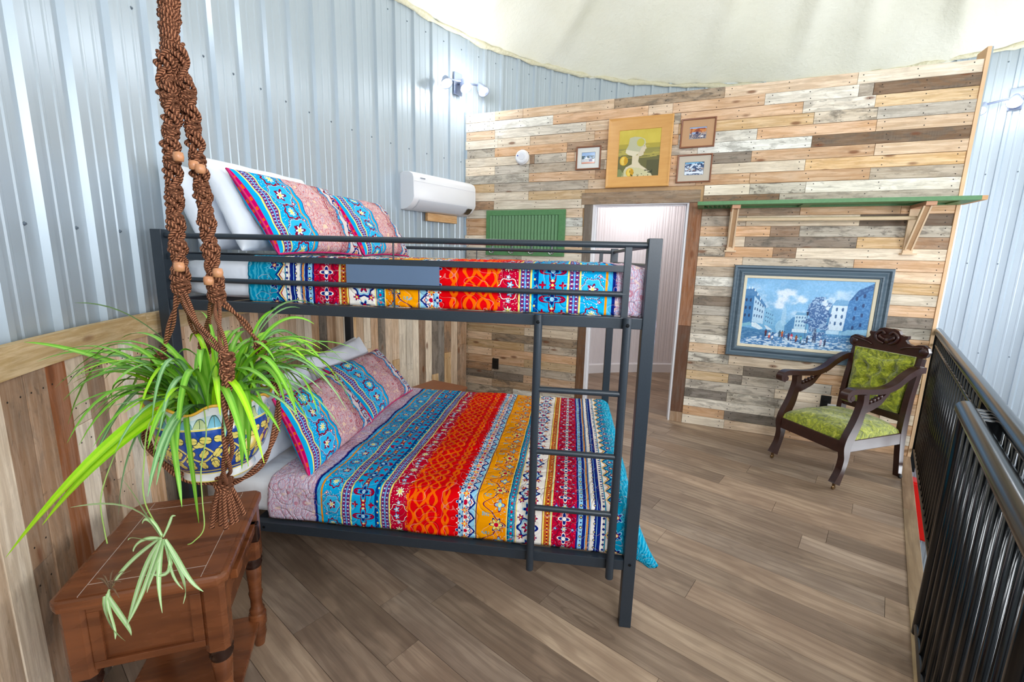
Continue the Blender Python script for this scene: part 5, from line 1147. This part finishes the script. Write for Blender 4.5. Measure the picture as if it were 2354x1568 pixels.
# ---------------------------------------------------------------- hanging pot, macrame and spider plant
K=[
 ((-1.215, -0.731, 1.16),(-1.313, -0.765, 1.211),(-1.402, -0.815, 1.278),(-1.489, -0.845, 1.283),0.013,1),
 ((-1.221, -0.711, 1.16),(-1.322, -0.733, 1.224),(-1.408, -0.752, 1.287),(-1.541, -0.791, 1.224),0.010,1),
 ((-1.206, -0.688, 1.165),(-1.286, -0.681, 1.259),(-1.418, -0.658, 1.361),(-1.569, -0.669, 1.349),0.008,0),
 ((-1.155, -0.752, 1.17),(-1.17, -0.852, 1.194),(-1.22, -0.98, 1.092),(-1.311, -1.053, 0.929),0.021,2),
 ((-1.169, -0.756, 1.16),(-1.159, -0.858, 1.158),(-1.219, -0.949, 1.095),(-1.293, -1.003, 0.965),0.018,2),
 ((-1.193, -0.79, 1.158),(-1.214, -0.844, 1.159),(-1.241, -0.887, 1.056),(-1.237, -0.909, 0.936),0.013,0),
 ((-1.164, -0.784, 1.169),(-1.12, -0.846, 1.195),(-1.074, -0.884, 1.069),(-1.052, -0.906, 0.934),0.014,1),
 ((-1.193, -0.789, 1.163),(-1.165, -0.842, 1.191),(-1.106, -0.886, 1.077),(-1.088, -0.905, 0.966),0.013,1),
 ((-1.058, -0.767, 1.191),(-1.003, -0.822, 1.243),(-0.971, -0.855, 1.151),(-0.969, -0.875, 1.046),0.020,1),
 ((-1.062, -0.767, 1.191),(-0.976, -0.82, 1.235),(-0.957, -0.854, 1.152),(-0.964, -0.864, 1.044),0.014,1),
 ((-1.072, -0.787, 1.201),(-1.037, -0.836, 1.245),(-1.0, -0.864, 1.18),(-0.999, -0.876, 1.115),0.012,0),
 ((-1.241, -0.733, 1.17),(-1.286, -0.736, 1.29),(-1.299, -0.758, 1.293),(-1.299, -0.78, 1.174),0.012,1),
 ((-1.227, -0.77, 1.176),(-1.256, -0.806, 1.225),(-1.293, -0.85, 1.126),(-1.329, -0.873, 1.026),0.010,0),
 ((-1.229, -0.751, 1.171),(-1.303, -0.785, 1.207),(-1.343, -0.8, 1.208),(-1.333, -0.809, 1.15),0.010,1),
 ((-1.193, -0.778, 1.17),(-1.224, -0.835, 1.156),(-1.249, -0.86, 1.094),(-1.195, -0.862, 1.049),0.009,0),
 ((-1.157, -0.803, 1.175),(-1.146, -0.854, 1.167),(-1.17, -0.869, 1.103),(-1.17, -0.878, 1.056),0.010,1),
 ((-1.165, -0.718, 1.197),(-1.18, -0.702, 1.29),(-1.185, -0.737, 1.275),(-1.106, -0.821, 1.154),0.013,1),
 ((-1.128, -0.734, 1.193),(-1.081, -0.754, 1.273),(-1.097, -0.801, 1.252),(-1.06, -0.845, 1.156),0.012,1),
 ((-1.096, -0.691, 1.184),(-1.083, -0.648, 1.296),(-1.03, -0.599, 1.359),(-0.965, -0.589, 1.31),0.010,1),
 ((-1.096, -0.691, 1.184),(-1.072, -0.65, 1.275),(-1.0, -0.611, 1.328),(-0.923, -0.623, 1.212),0.011,1),
 ((-1.09, -0.69, 1.184),(-1.036, -0.667, 1.269),(-0.91, -0.649, 1.283),(-0.854, -0.662, 1.174),0.012,1),
 ((-1.071, -0.708, 1.184),(-0.976, -0.721, 1.272),(-0.892, -0.755, 1.253),(-0.845, -0.789, 1.144),0.013,1),
 ((-1.071, -0.708, 1.184),(-1.01, -0.705, 1.267),(-0.928, -0.735, 1.216),(-0.919, -0.762, 1.122),0.011,1),
 ((-1.067, -0.728, 1.185),(-0.989, -0.764, 1.27),(-0.936, -0.782, 1.247),(-0.912, -0.804, 1.167),0.012,1),
 ((-1.101, -0.692, 1.184),(-1.104, -0.653, 1.285),(-1.075, -0.638, 1.344),(-1.038, -0.632, 1.349),0.011,1),
 ((-1.11, -0.673, 1.178),(-1.09, -0.605, 1.312),(-1.058, -0.581, 1.31),(-1.01, -0.565, 1.251),0.010,0),
 ((-1.135, -0.657, 1.172),(-1.15, -0.577, 1.282),(-1.111, -0.517, 1.36),(-1.062, -0.494, 1.337),0.009,0),
 ((-1.105, -0.673, 1.178),(-1.055, -0.606, 1.28),(-0.978, -0.572, 1.301),(-0.991, -0.571, 1.206),0.009,0),
 ((-1.115, -0.674, 1.178),(-1.11, -0.623, 1.336),(-1.038, -0.581, 1.402),(-0.966, -0.561, 1.351),0.008,0),
 ((-1.174, -0.682, 1.176),(-1.201, -0.643, 1.29),(-1.237, -0.616, 1.352),(-1.277, -0.625, 1.332),0.007,1),
 ((-1.138, -0.696, 1.183),(-1.071, -0.712, 1.276),(-1.046, -0.73, 1.27),(-1.015, -0.757, 1.216),0.012,1),
 ((-1.17, -0.701, 1.182),(-1.239, -0.688, 1.295),(-1.251, -0.717, 1.257),(-1.236, -0.76, 1.183),0.012,1),
 ((-1.19, -0.725, 1.176),(-1.223, -0.734, 1.262),(-1.236, -0.77, 1.238),(-1.247, -0.795, 1.167),0.012,0),
 ((-1.092, -0.751, 1.19),(-1.045, -0.777, 1.24),(-1.06, -0.81, 1.237),(-1.037, -0.839, 1.175),0.012,0),
]
BABY=[
 ((-1.013, -1.025, 0.986),(-1.048, -1.017, 1.05),(-1.11, -1.026, 1.048),(-1.176, -1.037, 1.034),0.008),
 ((-1.013, -1.025, 0.986),(-1.039, -1.022, 1.019),(-1.064, -1.017, 1.064),(-1.086, -1.016, 1.084),0.012),
 ((-1.013, -1.024, 0.988),(-1.036, -1.02, 1.027),(-1.047, -1.023, 1.019),(-1.049, -1.025, 1.008),0.007),
 ((-1.01, -1.025, 0.986),(-0.993, -1.015, 1.024),(-1.001, -1.016, 1.024),(-0.99, -1.015, 1.024),0.005),
 ((-1.013, -1.025, 0.986),(-1.051, -1.035, 0.958),(-1.088, -1.045, 0.927),(-1.107, -1.057, 0.877),0.010),
 ((-1.108, -1.057, 0.88),(-1.109, -1.064, 0.842),(-1.091, -1.066, 0.82),(-1.068, -1.066, 0.802),0.010),
 ((-1.105, -1.055, 0.884),(-1.085, -1.059, 0.85),(-1.06, -1.06, 0.828),(-1.058, -1.063, 0.812),0.010),
 ((-1.013, -1.026, 0.982),(-1.043, -1.037, 0.943),(-1.055, -1.051, 0.874),(-1.067, -1.061, 0.828),0.009),
 ((-1.013, -1.026, 0.982),(-1.027, -1.036, 0.936),(-1.04, -1.048, 0.882),(-1.068, -1.061, 0.828),0.009),
 ((-1.01, -1.025, 0.982),(-1.019, -1.038, 0.921),(-1.013, -1.043, 0.89),(-1.005, -1.049, 0.853),0.008),
 ((-1.01, -1.025, 0.982),(-0.99, -1.028, 0.952),(-0.957, -1.032, 0.907),(-0.969, -1.041, 0.87),0.009),
 ((-1.006, -1.025, 0.982),(-0.973, -1.029, 0.937),(-0.964, -1.033, 0.907),(-0.935, -1.032, 0.892),0.008),
 ((-1.008, -1.025, 0.982),(-0.989, -1.03, 0.944),(-0.987, -1.036, 0.906),(-1.034, -1.039, 0.922),0.008),
 ((-1.013, -1.025, 0.983),(-1.053, -1.029, 0.989),(-1.063, -1.035, 0.965),(-1.062, -1.036, 0.959),0.006),
 ((-1.01, -1.025, 0.982),(-1.012, -1.033, 0.944),(-1.03, -1.041, 0.913),(-1.034, -1.046, 0.888),0.008),
 ((-1.009, -1.025, 0.982),(-0.993, -1.03, 0.944),(-1.0, -1.035, 0.921),(-0.971, -1.036, 0.895),0.006),
 ((-1.014, -1.026, 0.982),(-1.037, -1.03, 0.974),(-1.068, -1.031, 0.992),(-1.072, -1.034, 0.979),0.006),
 ((-1.102, -1.054, 0.888),(-1.108, -1.061, 0.858),(-1.083, -1.063, 0.828),(-1.086, -1.068, 0.805),0.008),
]
STOL= [[(-1.137, -0.805, 1.152), (-1.149, -0.888, 1.15), (-1.106, -0.959, 1.074), (-1.074, -0.993, 1.033), (-1.036, -1.014, 1.006), (-1.013, -1.025, 0.986)], [(-1.251, -0.844, 1.127), (-1.253, -0.888, 1.056), (-1.25, -0.917, 1.011), (-1.245, -0.934, 0.973), (-1.235, -0.942, 0.92), (-1.228, -0.946, 0.894)], [(-1.068, -0.846, 1.16), (-1.038, -0.88, 1.118), (-1.045, -0.894, 1.048), (-1.039, -0.905, 0.987), (-1.033, -0.915, 0.93), (-1.045, -0.93, 0.909), (-1.056, -0.933, 0.903)]]
ROPE={
 'top':[(-1.332, -0.534, 2.184), (-1.325, -0.551, 2.09), (-1.313, -0.569, 1.985), (-1.297, -0.586, 1.881), (-1.286, -0.595, 1.829)],
 'L':[(-1.297, -0.604, 1.951), (-1.295, -0.617, 1.88), (-1.274, -0.628, 1.809), (-1.274, -0.641, 1.738), (-1.264, -0.653, 1.667), (-1.257, -0.665, 1.595), (-1.25, -0.676, 1.534), (-1.241, -0.686, 1.473), (-1.224, -0.707, 1.403)],
 'R':[(-1.299, -0.567, 1.986), (-1.275, -0.58, 1.903), (-1.258, -0.591, 1.83), (-1.243, -0.603, 1.757), (-1.227, -0.616, 1.673), (-1.214, -0.626, 1.611), (-1.2, -0.638, 1.537), (-1.186, -0.65, 1.464), (-1.17, -0.664, 1.381)],
 'cL1':[(-1.226, -0.708, 1.403), (-1.241, -0.725, 1.322), (-1.282, -0.727, 1.225)],
 'cL2':[(-1.222, -0.708, 1.398), (-1.136, -0.771, 1.333), (-1.047, -0.819, 1.287), (-1.01, -0.839, 1.266)],
 'cL3':[(-1.224, -0.709, 1.393), (-1.262, -0.647, 1.31), (-1.29, -0.584, 1.229)],
 'cR1':[(-1.168, -0.665, 1.371), (-1.102, -0.746, 1.331), (-1.033, -0.817, 1.288), (-1.008, -0.839, 1.266)],
 'cR2':[(-1.163, -0.665, 1.371), (-1.11, -0.657, 1.318), (-1.071, -0.654, 1.254)],
 'cR3':[(-1.179, -0.667, 1.37), (-1.236, -0.626, 1.297), (-1.288, -0.584, 1.229)],
 'nL':[(-1.282, -0.727, 1.225), (-1.303, -0.742, 1.163), (-1.313, -0.756, 1.091), (-1.284, -0.783, 1.038), (-1.223, -0.803, 0.998), (-1.169, -0.793, 0.96), (-1.124, -0.77, 0.944)],
 'nF':[(-1.01, -0.839, 1.266), (-1.003, -0.855, 1.205), (-1.002, -0.863, 1.133), (-1.017, -0.853, 1.06), (-1.053, -0.822, 1.001), (-1.104, -0.777, 0.949)],
 'nR':[(-1.071, -0.654, 1.254), (-1.032, -0.665, 1.169), (-1.008, -0.693, 1.113), (-1.002, -0.723, 1.057), (-1.018, -0.746, 1.0), (-1.063, -0.76, 0.958), (-1.108, -0.768, 0.944)],
 'nB':[(-1.289, -0.584, 1.229), (-1.34, -0.55, 1.118), (-1.323, -0.575, 1.025), (-1.249, -0.65, 0.959), (-1.131, -0.762, 0.939)],
 'tas':[(-1.102, -0.775, 0.957), (-1.099, -0.794, 0.851)],
 'pot':[(-1.165, -0.725, 1.046), (-1.17, -0.709, 1.138), (-1.148, -0.741, 0.952)],
}
BEADS= [(-1.204, -0.727, 1.451), (-1.147, -0.681, 1.438), (-1.216, -0.643, 1.688), (-1.201, -0.642, 1.68), (-1.227, -0.673, 1.701), (-1.176, -0.678, 1.418)]

POTC = Vector((-1.152, -.728, .962))
pot = tag(empty('plant_pot', POTC), 'blue and yellow painted ceramic pot hanging in a macrame sling', 'pot')
g = Gr('painted_majolica', .12, 0, .6); u, v = g.uv(); z = v; ang = u*2*pi; PB, PY, PW = lin(20, 62, 150), lin(236, 214, 110), lin(236, 238, 236)
nz = g.noise(g.comb(u*6., z*2.), 6., 3)
c = g.mix(nz, lin(14, 50, 136), lin(30, 84, 176))
def vine(c, amp, ph, per, zc):                      # scrolling yellow vine with leaves
    y = zc+amp*g.sin(u*2*pi*per+ph); c = g.mix(g.abs(z-y) < .015, c, PY); return c
c = vine(c, .11, 0., 7., .45); c = vine(c, .11, pi, 7., .45)
for k, (n_, zc, ph) in enumerate(((14., .58, 0.), (14., .33, .5), (28., .45, .25), (28., .63, .0), (28., .28, .5))):
    a = (g.fract(u*n_+ph)-.5)*(1.0/n_*5.2); b_ = (z-zc)*1.25; th = g.atan2(b_, a)+1.1*k; d = g.hyp(a, b_)/(.55+.45*g.abs(g.cos(th)))
    c = g.mix(d < .088, c, lin(24, 40, 80)); c = g.mix(d < .076, c, PY); c = g.mix((g.abs(g.sin(th)) < .10)*(d < .076), c, lin(120, 120, 50))
a = (g.fract(u*3.5+.12)-.5)*(5.2/3.5); b_ = (z-.46)*1.25; d = g.hyp(a, b_); c = g.mix(d < .125, c, lin(120, 90, 40)); c = g.mix(d < .115, c, g.mix(g.ss(.0, .11, g.hyp(a+.03, b_-.03)), lin(250, 244, 220), lin(238, 206, 96)))
c = g.mix(z > .745, c, PY); c = g.mix(z > .765, c, lin(206, 226, 232))
a = g.abs(g.fract(u*26.)-.5)*2.; tz = (z-.765)/.13; leaf = (tz < 1.-a*a)*(z > .77)*(z < .90)
c = g.mix(leaf, c, g.mix(g.fract(u*13.) > .5, lin(120, 186, 206), lin(196, 206, 150))); c = g.mix((g.abs(tz-(1.-a*a)) < .07)*(z > .77)*(z < .90), c, lin(70, 110, 110)); c = g.mix((a < .05)*leaf, c, lin(90, 110, 80))
c = g.mix(z > .90, c, PW); c = g.mix(g.band(z, .165, .185), c, PY); c = g.mix(g.band(z, .105, .125), c, PY); c = g.mix(z < .105, c, PW); c = g.mix(z < .02, c, PY); c = g.mix(z > .985, c, lin(236, 190, 70))
g.col(c); g.bsdf.inputs['Coat Weight'].default_value = .5; POT = g.mat
prof_ = [(0.0752, 0.0000), (0.0784, 0.0057), (0.0744, 0.0209), (0.0864, 0.0323), (0.1024, 0.0551), (0.1128, 0.0798), (0.1184, 0.1045), (0.1200, 0.1283), (0.1184, 0.1425), (0.1136, 0.1520), (0.1144, 0.1634), (0.1216, 0.1767), (0.1280, 0.1881)]
zs = [q[1] for q in prof_]; b = MB()
def scal(j, a, r, z_):
    t = max(0, (j-9)/3.); return r*(1+.035*t*math.cos(8*a)), z_+.010*t*math.cos(8*a+.4)
b.lathe(prof_, 96, wob=scal, caps=False)
for k in list(b.uv): b.uv[k] = [(uu if uu > 0 or max(q[0] for q in b.uv[k]) < .5 else 1., zs[int(round(vv*(len(zs)-1)))]/.1881) for uu, vv in b.uv[k]]
b.build('glazed_body', POT, pot, smooth=True)
inner = [(0.1264, 0.1872), (0.1200, 0.1786), (0.1104, 0.1615), (0.1104, 0.1425), (0.1080, 0.1235)]
b = MB(); b.lathe(inner, 96, wob=lambda j, a, r, z_: (r*(1+.035*max(0, (2-j)/2.)*math.cos(8*a)), z_+.010*max(0, (2-j)/2.)*math.cos(8*a+.4)), caps=False); b.build('white_interior', plain('white_glaze', (228, 232, 230), .15), pot, smooth=True)
b = MB(); b.lathe([(.1264, .1871), (.1290, .1893), (.1280, .1881)], 96, wob=lambda j, a, r, z_: (r*(1+.035*math.cos(8*a)), z_+.010*math.cos(8*a+.4)), caps=False); b.tube([(r_*math.cos(t), r_*math.sin(t), .1884+.010*math.cos(8*t+.4)) for t in [2*pi*k/96 for k in range(96)] for r_ in [.1272*(1+.035*math.cos(8*t))]], .0032, 6, closed=True); b.build('yellow_rim', plain('yellow_glaze', (232, 176, 60), .2), pot, smooth=True)
b = MB(); b.lathe([(.0, .128), (.04, .135), (.109, .129)], 32, caps=False); b.build('soil', plain('potting_soil', (52, 40, 30), .95, noise=.5, nscale=60, bump=.6), pot)

# spider plant
def leafmat(name, edge, mid):
    g = Gr(name, .38, 0, .45); u, v = g.uv(); d = g.abs(u-.5)*2.; n = g.noise(g.comb(u*3., v*40.), 3., 2); c = g.mix(g.ss(.25, .5, d), mid, edge); g.col(g.hsv(c, .5, 1., .9+n*.2))
    g.bsdf.inputs['Transmission Weight'].default_value = 0.; g.bsdf.inputs['Subsurface Weight'].default_value = .08; g.bsdf.inputs['Subsurface Radius'].default_value = (.01, .02, .004); return g.mat
LM = [leafmat('leaf_grey_green', lin(104, 156, 92), lin(158, 198, 140)), leafmat('leaf_green', lin(104, 168, 40), lin(140, 196, 66)), leafmat('leaf_lime', lin(146, 208, 14), lin(176, 222, 40))]
LMB = leafmat('leaf_pale', lin(150, 186, 120), lin(196, 216, 168))
plant = tag(empty('spider_plant', POTC+Vector((0, 0, .14))), 'leafy spider plant spilling out of the hanging pot', 'plant')
def leaf(a, c1, c2, t, wd, mat, par, name='leaf', n=14, fold=.35, roll=0.):
    o_ = Vector(par.matrix_world.translation) if False else POT0
    P_ = [p_-o_ for p_ in bez(a, c1, c2, t, n)]; b = MB()
    for i, p_ in enumerate(P_):
        tg = (P_[min(i+1, n)]-P_[max(i-1, 0)]).normalized(); s = tg.cross(Vector((0, 0, 1)))
        if s.length < .05: s = tg.cross(Vector((0, 1, 0)))
        s.normalize(); up = s.cross(tg); s = s*math.cos(roll)+up*math.sin(roll); up = s.cross(tg); q = i/n; w_ = wd*.62*(.55+.45*min(1, q*4))*(max(0, 1-q**2.6))**.7+.0004
        for k, e in ((0, -1), (.5, 0), (1, 1)): b.v.append(tuple(p_+s*e*w_-up*(fold*w_ if e == 0 else 0)))
    f_ = []; uv = []
    for i in range(n):
        for j in (0, 1): b.uv[len(b.f)] = [(x/2, y/n) for x, y in ((j, i), (j+1, i), (j+1, i+1), (j, i+1))]; b.f.append((i*3+j, i*3+j+1, (i+1)*3+j+1, (i+1)*3+j))
    return b.build(name, mat, par, smooth=True, fix=False)
POT0 = POTC+Vector((0, 0, .14))
rl = random.Random(12)
for a, c1, c2, t, wd, tn in K: leaf(a, c1, c2, t, wd, LM[tn], plant, roll=rl.choice([-1, 1])*rl.uniform(.35, .9))
for k in range(110):
    th = rl.uniform(0, 2*pi); r0_ = rl.uniform(.01, .07); rr = rl.uniform(.14, .30); hh = rl.uniform(.08, .21); dr_ = rl.uniform(-.12, .10)
    if abs((math.degrees(th)+123+180) % 360-180) < 50: rr = min(rr, .2); dr_ = max(dr_, -.03)
    d = Vector((math.cos(th), math.sin(th), 0)); base = POTC+Vector((0, 0, .142))+d*r0_; sd = Vector((-d.y, d.x, 0))*rl.uniform(-.05, .05)
    leaf(base, base+d*rr*.15+Vector((0, 0, hh*.9)), base+d*rr*.65+Vector((0, 0, hh*1.15))+sd, base+d*rr+Vector((0, 0, hh*.4+dr_))+sd*1.5, rl.uniform(.010, .0155), LM[rl.choice([0, 1, 1, 1, 2])], plant)
pl2 = empty('plantlet', (0, 0, 0)); pl2.parent = plant
for a, c1, c2, t, wd in BABY: leaf(a, c1, c2, t, wd*.72, LMB, pl2, n=10, roll=rl.choice([-1, 1])*rl.uniform(.7, 1.2))
STM = plain('stolon_green', (150, 180, 90), .5)
for s_ in STOL: MB().tube([p_-POT0 for p_ in smoothpath(s_, 6)], .0013, 5).build('runner', STM, plant, smooth=True)
rt_ = Vector(BABY[4][3]); rootm = plain('dry_root', (110, 84, 60), .8)
for k in range(9):
    d = Vector((rl.uniform(-1, 1), rl.uniform(-1, 1), rl.uniform(-.6, 1))).normalized()*rl.uniform(.02, .045); MB().tube([p_-POT0 for p_ in smoothpath([rt_+Vector((.012, 0, .02)), rt_+Vector((.012, 0, .02))+d*.5+Vector((0, 0, .008)), rt_+Vector((.012, 0, .02))+d], 4)], [.0014]*6+[.0006]*3, 5).build('root', rootm, plant, smooth=True)

# macrame
g = Gr('brown_cord', .8, 0, .2); u, v = g.uv(); tw = g.sin(u*2*pi*2.+v*900.); n = g.noise(g.comb(u, v*200.), 3., 2)
g.col(g.mix(g.ss(-.6, .7, tw), lin(104, 60, 40), g.mix(n, lin(176, 112, 80), lin(206, 142, 106)))); g.bump(tw, .8, .004); CORD = g.mat
mac = tag(empty('macrame_hanger', (ROPE['tas'][1][0], ROPE['tas'][1][1], ROPE['tas'][1][2])), 'knotted brown macrame plant hanger with wooden beads and a tassel', 'plant hanger'); MO = Vector(mac.location)
def twist(path, n, rad, cord, turns, name='cord', ph=0., seg=None):      # n cords plaited round a path; rad(t) is their distance from it
    P_ = [Vector(p_)-MO for p_ in path]; N = len(P_)
    for k in range(n):
        pts_ = []
        for i, p_ in enumerate(P_):
            t = i/(N-1); tg = (P_[min(i+1, N-1)]-P_[max(i-1, 0)]).normalized(); s = tg.cross(Vector((.3, 1, .1))).normalized(); q = s.cross(tg); a = 2*pi*(k/n+turns*t)+ph; r = rad(t); pts_.append(p_+s*math.cos(a)*r+q*math.sin(a)*r)
        MB().tube(pts_, cord, 7).build(name, CORD, mac, smooth=True)
def knot(c, r, h, name='knot', turns=3):
    c = Vector(c)-MO; b = MB()
    for k in range(turns):
        z_ = (k/(max(1, turns-1))-.5)*h; rr = r*(.85+.15*math.cos((k/(max(1, turns-1))-.5)*2.4)); b.tube([c+Vector((rr*math.cos(t), rr*math.sin(t), z_+.004*math.sin(2*t+k))) for t in [2*pi*i/14 for i in range(14)]], .0042, 7, closed=True)
    b.lathe([(r*.7, -h/2-.003), (r*.8, 0), (r*.7, h/2+.003)], 10, c=c); b.build(name, CORD, mac, smooth=True)
top = Vector((POTC.x-.115, POTC.y+.04, 0))
up = smoothpath([Vector(ROPE['top'][0])+Vector((.0, .0, 1.4)), Vector(ROPE['top'][0])]+[Vector(q) for q in ROPE['top']][1:], 12)
bul = lambda f, a, b_: (lambda t: a+b_*math.sin(f*pi*t)**2)
twist(up, 6, bul(20, .012, .008), .0058, 9)
L_, Rr = smoothpath(ROPE['L'], 14), smoothpath(ROPE['R'], 14)
for P_, ph in ((L_, 0), (Rr, 1.)):
    twist(P_, 4, bul(9, .006, .012), .0050, 7, ph=ph); twist(P_, 3, bul(9, .0145, -.007), .0045, -5, ph=ph)
for nm in 'LR':
    pts_ = ROPE[nm]
    for i in range(2, len(pts_)):
        q = Vector(pts_[i]).lerp(Vector(pts_[i-1]), .35); knot(q, .0155, .022, turns=3)
for nm in ('cL1', 'cL2', 'cL3', 'cR1', 'cR2', 'cR3'):
    twist(smoothpath(ROPE[nm], 8), 2, lambda t: .0045, .0040, 1.2)
for nm in ('nL', 'nF', 'nR', 'nB'):
    twist(smoothpath(ROPE[nm], 8), 3 if nm == 'nF' else 2, (lambda t: .0075) if nm == 'nF' else (lambda t: .0045), .0042, 1.5); knot(ROPE[nm][0], .0125, .026); 
    q = Vector(ROPE[nm][0]).lerp(Vector(ROPE[nm][1]), .42); knot(q, .011, .02)
knot(ROPE['nL'][0], .015, .03, turns=4); knot(ROPE['L'][-1], .017, .026, turns=4); knot(ROPE['R'][-1], .017, .026, turns=4)
t0, t1 = Vector(ROPE['tas'][0]), Vector(ROPE['tas'][1]); knot(t0-Vector((0, 0, .004)), .018, .03, turns=5)
for k in range(13):
    a = 2*pi*k/13; r_ = .036 if k % 2 else .024; e = Vector((t0.x+r_*math.cos(a), t0.y+r_*math.sin(a), t1.z+.006+rl.uniform(-.006, .006))); m_ = t0.lerp(e, .5)+Vector((math.cos(a), math.sin(a), 0))*.006
    MB().tube([p_-MO for p_ in smoothpath([t0+Vector((.006*math.cos(a), .006*math.sin(a), 0)), m_, e], 6)], [.0046]*11+[.005, .0065], 7).build('tassel_cord', CORD, mac, smooth=True)
BEAD = plain('carved_bead', (196, 136, 96), .35, noise=.25, nscale=300)
for p_ in BEADS: MB().lathe([(.005, -.011), (.010, -.0095), (.0115, 0), (.010, .0095), (.005, .011)], 12, c=Vector(p_)-MO).build('bead', BEAD, mac, smooth=True)
hk = tag(MB().tube(smoothpath([(0, 0, .09), (0, 0, .02), (.02, 0, -.005), (0, 0, -.03), (-.02, 0, -.01)], 6), .006, 8).build('ceiling_hook', STEEL, loc=tuple(Vector(ROPE['top'][0])+Vector((0, 0, 1.41)))), 'metal hook in the ceiling carrying the macrame hanger', 'hook')
